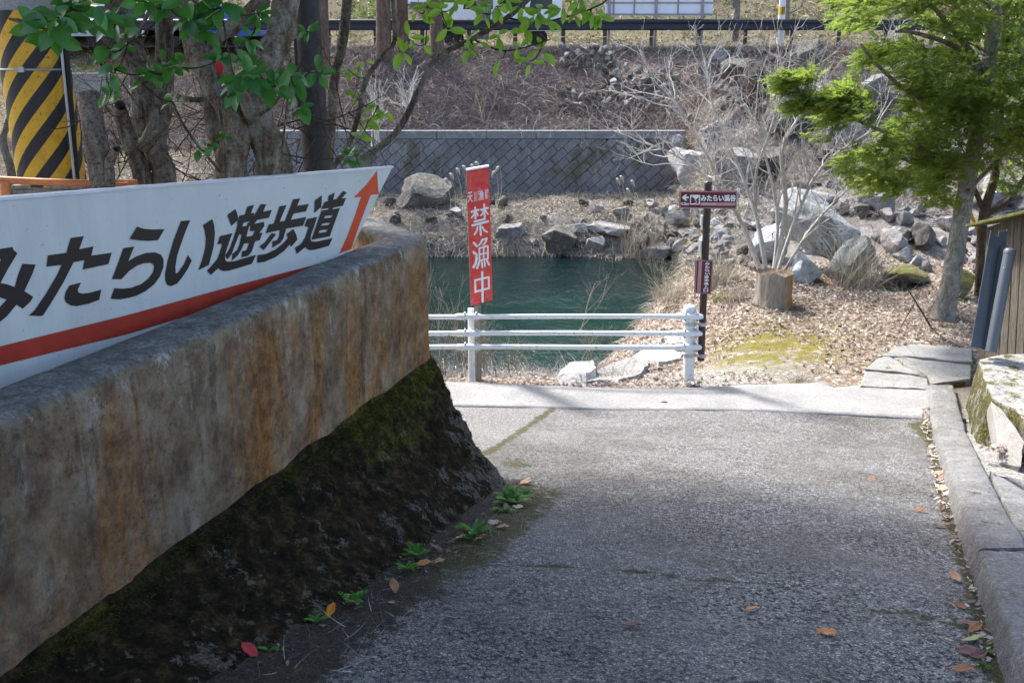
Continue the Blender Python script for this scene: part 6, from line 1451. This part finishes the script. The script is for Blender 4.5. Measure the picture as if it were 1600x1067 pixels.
van(PD(130, 37.0, 2.6), 36.7, 'silver car seen behind the leaves right of the striped pole', M_cars, 4.0, 1.7, 1.5, cat='car')
# house with dark roof
hs = thing('house', 'house with a grey tiled roof and slatted fence seen past the saplings', 'house', (PD(550, 44, 3), 44, 2.6))
M_plaster = m_simple('grey_cream_plaster', (.42, .41, .39), .85, .1, 2); M_roof = m_simple('grey_roof_sheet', (.12, .125, .14), .5, .15, 3); M_dkwood = m_simple('dark_timber', (.07, .045, .035), .8, .2, 5)
hx0, hx1 = PD(430, 44, 3), PD(590, 44, 3)
mb = MB(); mb.box(((hx0+hx1)/2, 46.5, 4.3), (hx1-hx0, 4.6, 4.2)); part('wall', mb, M_plaster, hs)
for i in range(7):
    mb = MB(); z = 4.35+i*.19; mb.hexa([(hx0-.4, 43.2+i*.45, z), (hx1+.9, 43.2+i*.45, z), (hx1+.9, 43.7+i*.45, z+.1), (hx0-.4, 43.7+i*.45, z+.1)], [(hx0-.4, 43.2+i*.45, z+.06), (hx1+.9, 43.2+i*.45, z+.06), (hx1+.9, 43.7+i*.45, z+.2), (hx0-.4, 43.7+i*.45, z+.2)]); part('roof_course', mb, M_roof, hs)
mb = MB(); mb.box(((hx0+hx1)/2, 44.1, 4.1), (hx1-hx0, .1, .18)); part('eaves_beam', mb, M_dkwood, hs)
for i in range(8):
    x = hx0+.3+i*(hx1-hx0-.6)/7; mb = MB(); mb.box((x, 44.15, 3.2), (.10, .06, 1.5)); part('slat', mb, M_dkwood, hs)
w2 = thing('storage_shed', 'white walled shed with a pale gutter behind the middle cedar trunk', 'shed', (PD(700, 42, 3), 42, 2.6))
mb = MB(); mb.box((PD(690, 42, 3)+.6, 43, 3.9), (4.2, 2, 2.7)); part('wall', mb, M_whiteback, w2); mb = MB(); mb.box((PD(690, 42, 3)+.6, 42.9, 5.3), (4.6, 2.6, .12)); part('roof', mb, M_roof, w2)
mb = MB(); mb.box((PD(640, 42, 3), 41.95, 3.9), (.12, .1, 2.7)); part('corner_post', mb, M_signwhite, w2); mb = MB(); mb.box((PD(720, 42, 3), 41.97, 3.6), (1.1, .06, 1.9)); part('door', mb, M_greypaint, w2)
# evergreen hedge bits beside the house
hg = thing('garden_shrub', 'light green clipped garden shrub between the house and the shed', 'shrub', (PD(595, 41, 3), 41, 2.6))
leafcloud([np.array([PD(592, 41, 3)+random.uniform(-.9, .9), 41+random.uniform(-.4, .4), 2.9+random.uniform(0, 1.3)]) for _ in range(60)], 16, .12, .13, M_broad, 'foliage', hg)
# things on the left bank
gw = thing('low_grey_wall', 'low grey concrete wall on the far left slope behind the dead trunk', 'wall', tuple(PY(140, 140, 31)))
mb = MB(); q = PY(140, 128, 31); mb.box(q-[0, 0, .1], (1.3, .25, .7)); o = part('wall_body', mb, M_coping, gw); bevel(o, .02)
for i, (px, py) in enumerate([(225, 170), (300, 185)]):
    pass
tree('slope_tree', 'bare tree at the far left beyond the striped pole', [([(55, 200, 22), (50, 100, 22), (40, 0, 22), (30, -80, 22)], 5, 3)], M_barkB, 8, .02)
# ------------------------------------------------------------------ small things near the camera
def fallen(px, py, size, c, label, ang=None, curl=.5, group=None, W_=.26, name='fallen_leaf', zoff=.012):
    p = on_path(px, py); m_ = bpy.data.materials.get('leaf_%s' % c) or m_simple('leaf_%s' % c, CL[c], .6, .25, 25, .3, .01)
    me = leaf_mesh('fallen_leaf', m_, W=W_, fold=.16, curl=-curl*.4, seed=int(px), wav=.25); a = random.uniform(0, 6.28) if ang is None else ang
    if ground_sum(p) : p[2] += ground_sum(p)
    o = inst(name, me, None, (p[0], p[1], p[2]+zoff), (random.uniform(-.15, .15), random.uniform(-.3, .3), a), size); m2 = o.modifiers.new('th', 'SOLIDIFY'); m2.thickness = .012
    tag(o, label, 'leaf', group); return o
def ground_sum(p): return 0
CL = {'orange_tan': (.50, .22, .07), 'orange': (.62, .25, .02), 'brown': (.26, .12, .055), 'purple_brown': (.17, .085, .075), 'pale': (.52, .42, .33), 'red': (.42, .03, .035), 'green': (.30, .34, .15), 'tan': (.42, .26, .15)}
for a in [(1275, 990, .085, 'orange_tan', 'large tan fallen leaf on the bare path near the bottom right', -1.9, .25), (1163, 957, .060, 'orange_tan', 'small tan fallen leaf in the middle of the path beyond the larger one', -1.4, .25), (975, 980, .07, 'purple_brown', 'faded curled brown leaf flat on the middle of the near path', -1.5, .2), (1355, 752, .07, 'brown', 'brown leaf on the sunlit right half of the path', -1.4, .2),
          (402, 1030, .085, 'red', 'bright red fallen leaf by the wall foot at the bottom left', .9, .5), (512, 968, .075, 'orange', 'curled bright orange leaf beside a small green plant at the wall foot', -.2, 1.), (618, 930, .08, 'brown', 'brown leaf pair standing up at the wall foot', .3, .8), (650, 886, .07, 'orange_tan', 'flat orange leaf on the dark soil by the wall foot', -1.3, .3), (672, 882, .07, 'tan', 'tan leaf just right of the orange one at the wall foot', -1.5, .3),
          (690, 862, .07, 'purple_brown', 'dull brown leaf above the tan leaves at the wall foot', 1., .4), (705, 846, .07, 'green', 'greenish leaf among brown ones by the wall foot', -1.3, .3), (712, 836, .08, 'brown', 'reddish brown leaf at the middle of the wall foot', -1.6, .4), (738, 848, .08, 'brown', 'pinkish brown leaf lying right of the greenish leaf', -1.2, .4), (760, 818, .08, 'pale', 'pale leaf near the weeds close to the wall corner', -1.8, .4), (775, 826, .07, 'tan', 'slender tan leaf near the wall corner', -1.5, .2),
          (812, 758, .085, 'tan', 'light brown leaf at the wall corner', -1.2, .5), (822, 780, .06, 'purple_brown', 'dark purple leaf on the path side of the wall corner weeds', -.6, .6), (790, 800, .06, 'purple_brown', 'dark leaf standing in the weeds at the wall corner', 0., .6), (800, 795, .07, 'pale', 'greyish pale leaf in the wall corner weeds', -1.4, .4), (545, 945, .06, 'purple_brown', 'purple leaf behind the small round leaved weed at the wall foot', -1.3, .3),
          (1500, 912, .085, 'tan', 'broad tan leaf standing against the kerb, alone', .1, .5), (1428, 800, .07, 'brown', 'rust brown leaf on the path just left of the kerb leaves', -1.5, .5), (1478, 768, .07, 'pale', 'pale leaf tucked under the kerb where the shade begins', 0, .4), (1510, 955, .06, 'brown', 'small brown leaf in the joint at the kerb foot', .5, .5), (1495, 978, .09, 'purple_brown', 'long purple brown leaf against the kerb foot', -1.8, .5), (1512, 990, .07, 'brown', 'rusty leaf under the purple brown one at the kerb', -1.2, .5),
          (1503, 1003, .085, 'green', 'pale green fallen leaf at the kerb foot', -1.6, .3), (1492, 1018, .10, 'purple_brown', 'long grey brown leaf below the pale green one at the kerb', -2., .5), (1515, 1030, .08, 'purple_brown', 'grey brown leaf touching the kerb above the lowest leaf', -1.2, .5), (1488, 1050, .08, 'brown', 'lowest brown leaf near the kerb at the bottom of the picture', -1.5, .5)]:
    fallen(a[0], a[1], a[2], a[3], a[4], a[5], a[6])
# heaped small litter at the foot of the kerb, wall foot and on the block ledge
def litter_line(name, pts, n, sp_, smin, smax, lift=.0, zf=None):
    P = []
    for _ in range(n):
        k = random.randrange(len(pts)-1); f = random.random(); px = pts[k][0]*(1-f)+pts[k+1][0]*f; py = pts[k][1]*(1-f)+pts[k+1][1]*f; q = on_path(px, py); q[0] += random.gauss(0, sp_); q[1] += random.gauss(0, sp_); q[2] = float(zpath(q[0], q[1]))+.008+lift+random.uniform(0, .012); P.append(q)
    P = np.array(P); flakes(name, P, rng.uniform(smin, smax, len(P)), M_dead, .4)
litter_line('kerb_leaf_litter', [(1449, 640), (1452, 668), (1462, 722), (1472, 760), (1482, 800)], 380, .03, .010, .034)
litter_line('kerb_leaf_litter', [(1476, 780), (1497, 850), (1515, 905), (1530, 970), (1545, 1040)], 150, .02, .007, .024)
M_deadk = M_dead; M_dead = mk_dead('damp_brown_leaf_bits', (.05, .03, .02), (.14, .085, .05), (.30, .22, .16)); litter_line('wall_foot_litter', [(420, 1030), (640, 890), (720, 850), (800, 790), (815, 760)], 520, .07, .004, .018); M_dead = M_deadk
litter_line('strip_edge_litter', [(735, 606), (900, 606), (1080, 602)], 420, .06, .015, .035, .02)
litter_line('kerb_top_litter', [(1545, 740), (1570, 735), (1600, 740)], 120, .04, .02, .045, .17)
P = np.array([on_path(random.choice([random.uniform(460, 820), random.uniform(380, 600)]), random.uniform(780, 1060)) for _ in range(340)]); 
P = np.array([p for p in P if (p[0]-(F0[0]+(p[1]-F0[1])*DF[0]/DF[1])) > .02 and (p[0]-(F0[0]+(p[1]-F0[1])*DF[0]/DF[1])) < .5]); P[:, 2] = zpath(P[:, 0], P[:, 1])+.004
strands('wall_foot_twigs', P, rng.uniform(.04, .16, len(P)), rng.uniform(.0015, .003, len(P)), M_palet, .06, 1.2, .0, seg=4)
# loose stones on the worn path
P = []; r_ = random.Random(3)
sm = [rock_mesh(70+i, M_rock, 1, .6, 5) for i in range(3)]
for i in range(60):
    px = r_.uniform(900, 1480); py = r_.uniform(760, 1060); q = on_path(px, py); s_ = r_.uniform(.004, .009); o = inst('pebble', r_.choice(sm), None, (q[0], q[1], float(zpath(q[0], q[1]))+.004), (0, 0, r_.uniform(0, 6)), s_); tag(o, 'tiny loose pebble on the worn path surface', 'pebble', 'loose pebbles on the path')
for i, (px, py) in enumerate([(1458, 742), (1466, 752), (1474, 775), (1480, 790), (1470, 800), (1484, 812), (1478, 824), (1462, 768), (1490, 840)]):
    fallen(px, py, r_.uniform(.05, .085), r_.choice(['tan', 'brown', 'pale', 'purple_brown']), 'curled dry leaf in the heap at the kerb foot where the shade begins', None, r_.uniform(.5, 1.), 'heaped leaves at the kerb foot')
# little green weeds
def weed(px, py, hpx, label, kind='fern', n=9, mat=None):
    q = on_path(px, py); q[2] = float(zpath(q[0], q[1])); t_ = thing('weed', label, 'weed', tuple(q)); H_ = PX(hpx, q[1]); mat = mat or M_weed
    bS = Br(); V = []; 
    for i in range(n):
        a = random.uniform(0, 6.28); d = np.array([math.cos(a)*.8, math.sin(a)*.5, random.uniform(.5, 1.2)]); d /= np.linalg.norm(d); L = H_*random.uniform(.6, 1.1); P = [q+d*L*t-np.array([0, 0, .35*L*t*t]) for t in np.linspace(0, 1, 6)]; bS.add(P, .0014, .0006)
        u = np.cross(d, [0, 0, 1]); u /= np.linalg.norm(u)
        for t in np.linspace(.2, 1, 12 if kind == 'fern' else 4):
            c = q+d*L*t-np.array([0, 0, .35*L*t*t]); ll = L*(.24 if kind == 'fern' else .30)*(1.2-t*.7)
            for sg in (-1, 1):
                dd = u*sg+d*.5; dd /= np.linalg.norm(dd); wv = np.cross(dd, [0, 0, 1])*ll*(.22 if kind == 'fern' else .42); V.append([c, c+dd*ll*.5+wv, c+dd*ll, c+dd*ll*.5-wv])
    part('stems', bS.mesh(4), mat, t_, smooth=True); V = np.array(V).reshape(-1, 3); o = part('leaflets', MB().add(V, np.arange(len(V)).reshape(-1, 4)), mat, t_); o['kind'] = 'stuff'; return t_
M_weed = mk_fol('fresh_green_weed', (.05, .20, .02), (.08, .28, .03), (.13, .36, .05), .3, .5)
weed(420, 1018, 26, 'bright green ferny weed above the red leaf at the bottom left'); weed(494, 972, 26, 'bright green ferny weed left of the curled orange leaf'); weed(546, 940, 46, 'taller round leaved green weed at the wall foot', 'round', 6); weed(556, 950, 16, 'tiny round leaved weed under the taller one', 'round', 5)
weed(636, 892, 34, 'feathery weed in the middle of the wall foot', n=14); weed(655, 872, 44, 'upright feathery weed against the mossy wall base', n=12); weed(600, 908, 12, 'tiny weed left of the brown leaf pair', n=5)
weed(742, 836, 40, 'bushy feathery weed right of the reddish brown leaf', n=16); weed(730, 842, 22, 'low weed beside the bushy feathery one', n=10); weed(800, 788, 44, 'spreading weed at the concrete wall corner', n=22); weed(818, 778, 30, 'small weed on the path side of the wall corner', n=14); weed(785, 800, 24, 'low weed left of the wall corner weeds', n=12)
M_wm = mk_fol('mossy_green', (.035, .08, .01), (.07, .14, .015), (.12, .20, .03), .2, .8)
weed(1480, 800, 10, 'tiny green weed at the kerb foot near the shade edge', n=8); weed(1538, 1022, 20, 'dark green moss cushion at the kerb foot near the bottom', n=30, mat=M_wm); weed(1535, 1045, 18, 'lowest green moss cushion at the kerb foot', n=26, mat=M_wm); weed(1522, 1002, 12, 'small moss tuft beside the pale green leaf', n=14, mat=M_wm)
ch_ = thing('dark_stone_chip', 'small dark chip lying on the pale concrete strip', 'stone', tuple(on_path(1038, 631))); q = on_path(1038, 631)
inst('chip', rock_mesh(91, M_black, 2, .4, 6), ch_, q+[0, 0, .02], (0, 0, .2), (.035, .02, .015))
# moss tufts standing on the mossy wall base
P = []; D = []
g_ = BAT; nu, nv = g_.shape[:2]
def moss_tufts(n, vmax, lmin, lmax, mat, name, pw=2.):
    P = []
    for _ in range(n):
        i = random.randrange(nu-1); v = 1+int((nv-3)*vmax*random.random()**pw); f, h = random.random(), random.random(); q = (g_[i, v]*(1-f)+g_[i+1, v]*f)*(1-h)+(g_[i, v+1]*(1-f)+g_[i+1, v+1]*f)*h
        if vn(i*.23, v*.35, 77) < -.02 and random.random() < .85: continue
        P.append(q)
    P = np.array(P); n = len(P); d = np.array([[.75, -.35, .5]])+rng.normal(size=(n, 3))*.45; L = rng.uniform(lmin, lmax, n)[:, None]; Q = np.stack([P-d*L*.2, P+d*L*.5, P+d*L+[0, 0, -.003]], 1)
    o = part(name, MB().ribbons(Q, np.stack([rng.uniform(.0012, .0022, n)]*3, 1)*np.array([[1, .8, .3]])), mat, conc); o['kind'] = 'stuff'
moss_tufts(16000, .22, .006, .016, m_twig('moss_green_tufts', (.02, .028, .005), (.10, .105, .014)), 'moss_tufts', 2.2)
moss_tufts(22000, 1., .004, .011, m_twig('moss_brown_tufts', (.010, .008, .004), (.055, .040, .018)), 'dry_moss_tufts', 1.)
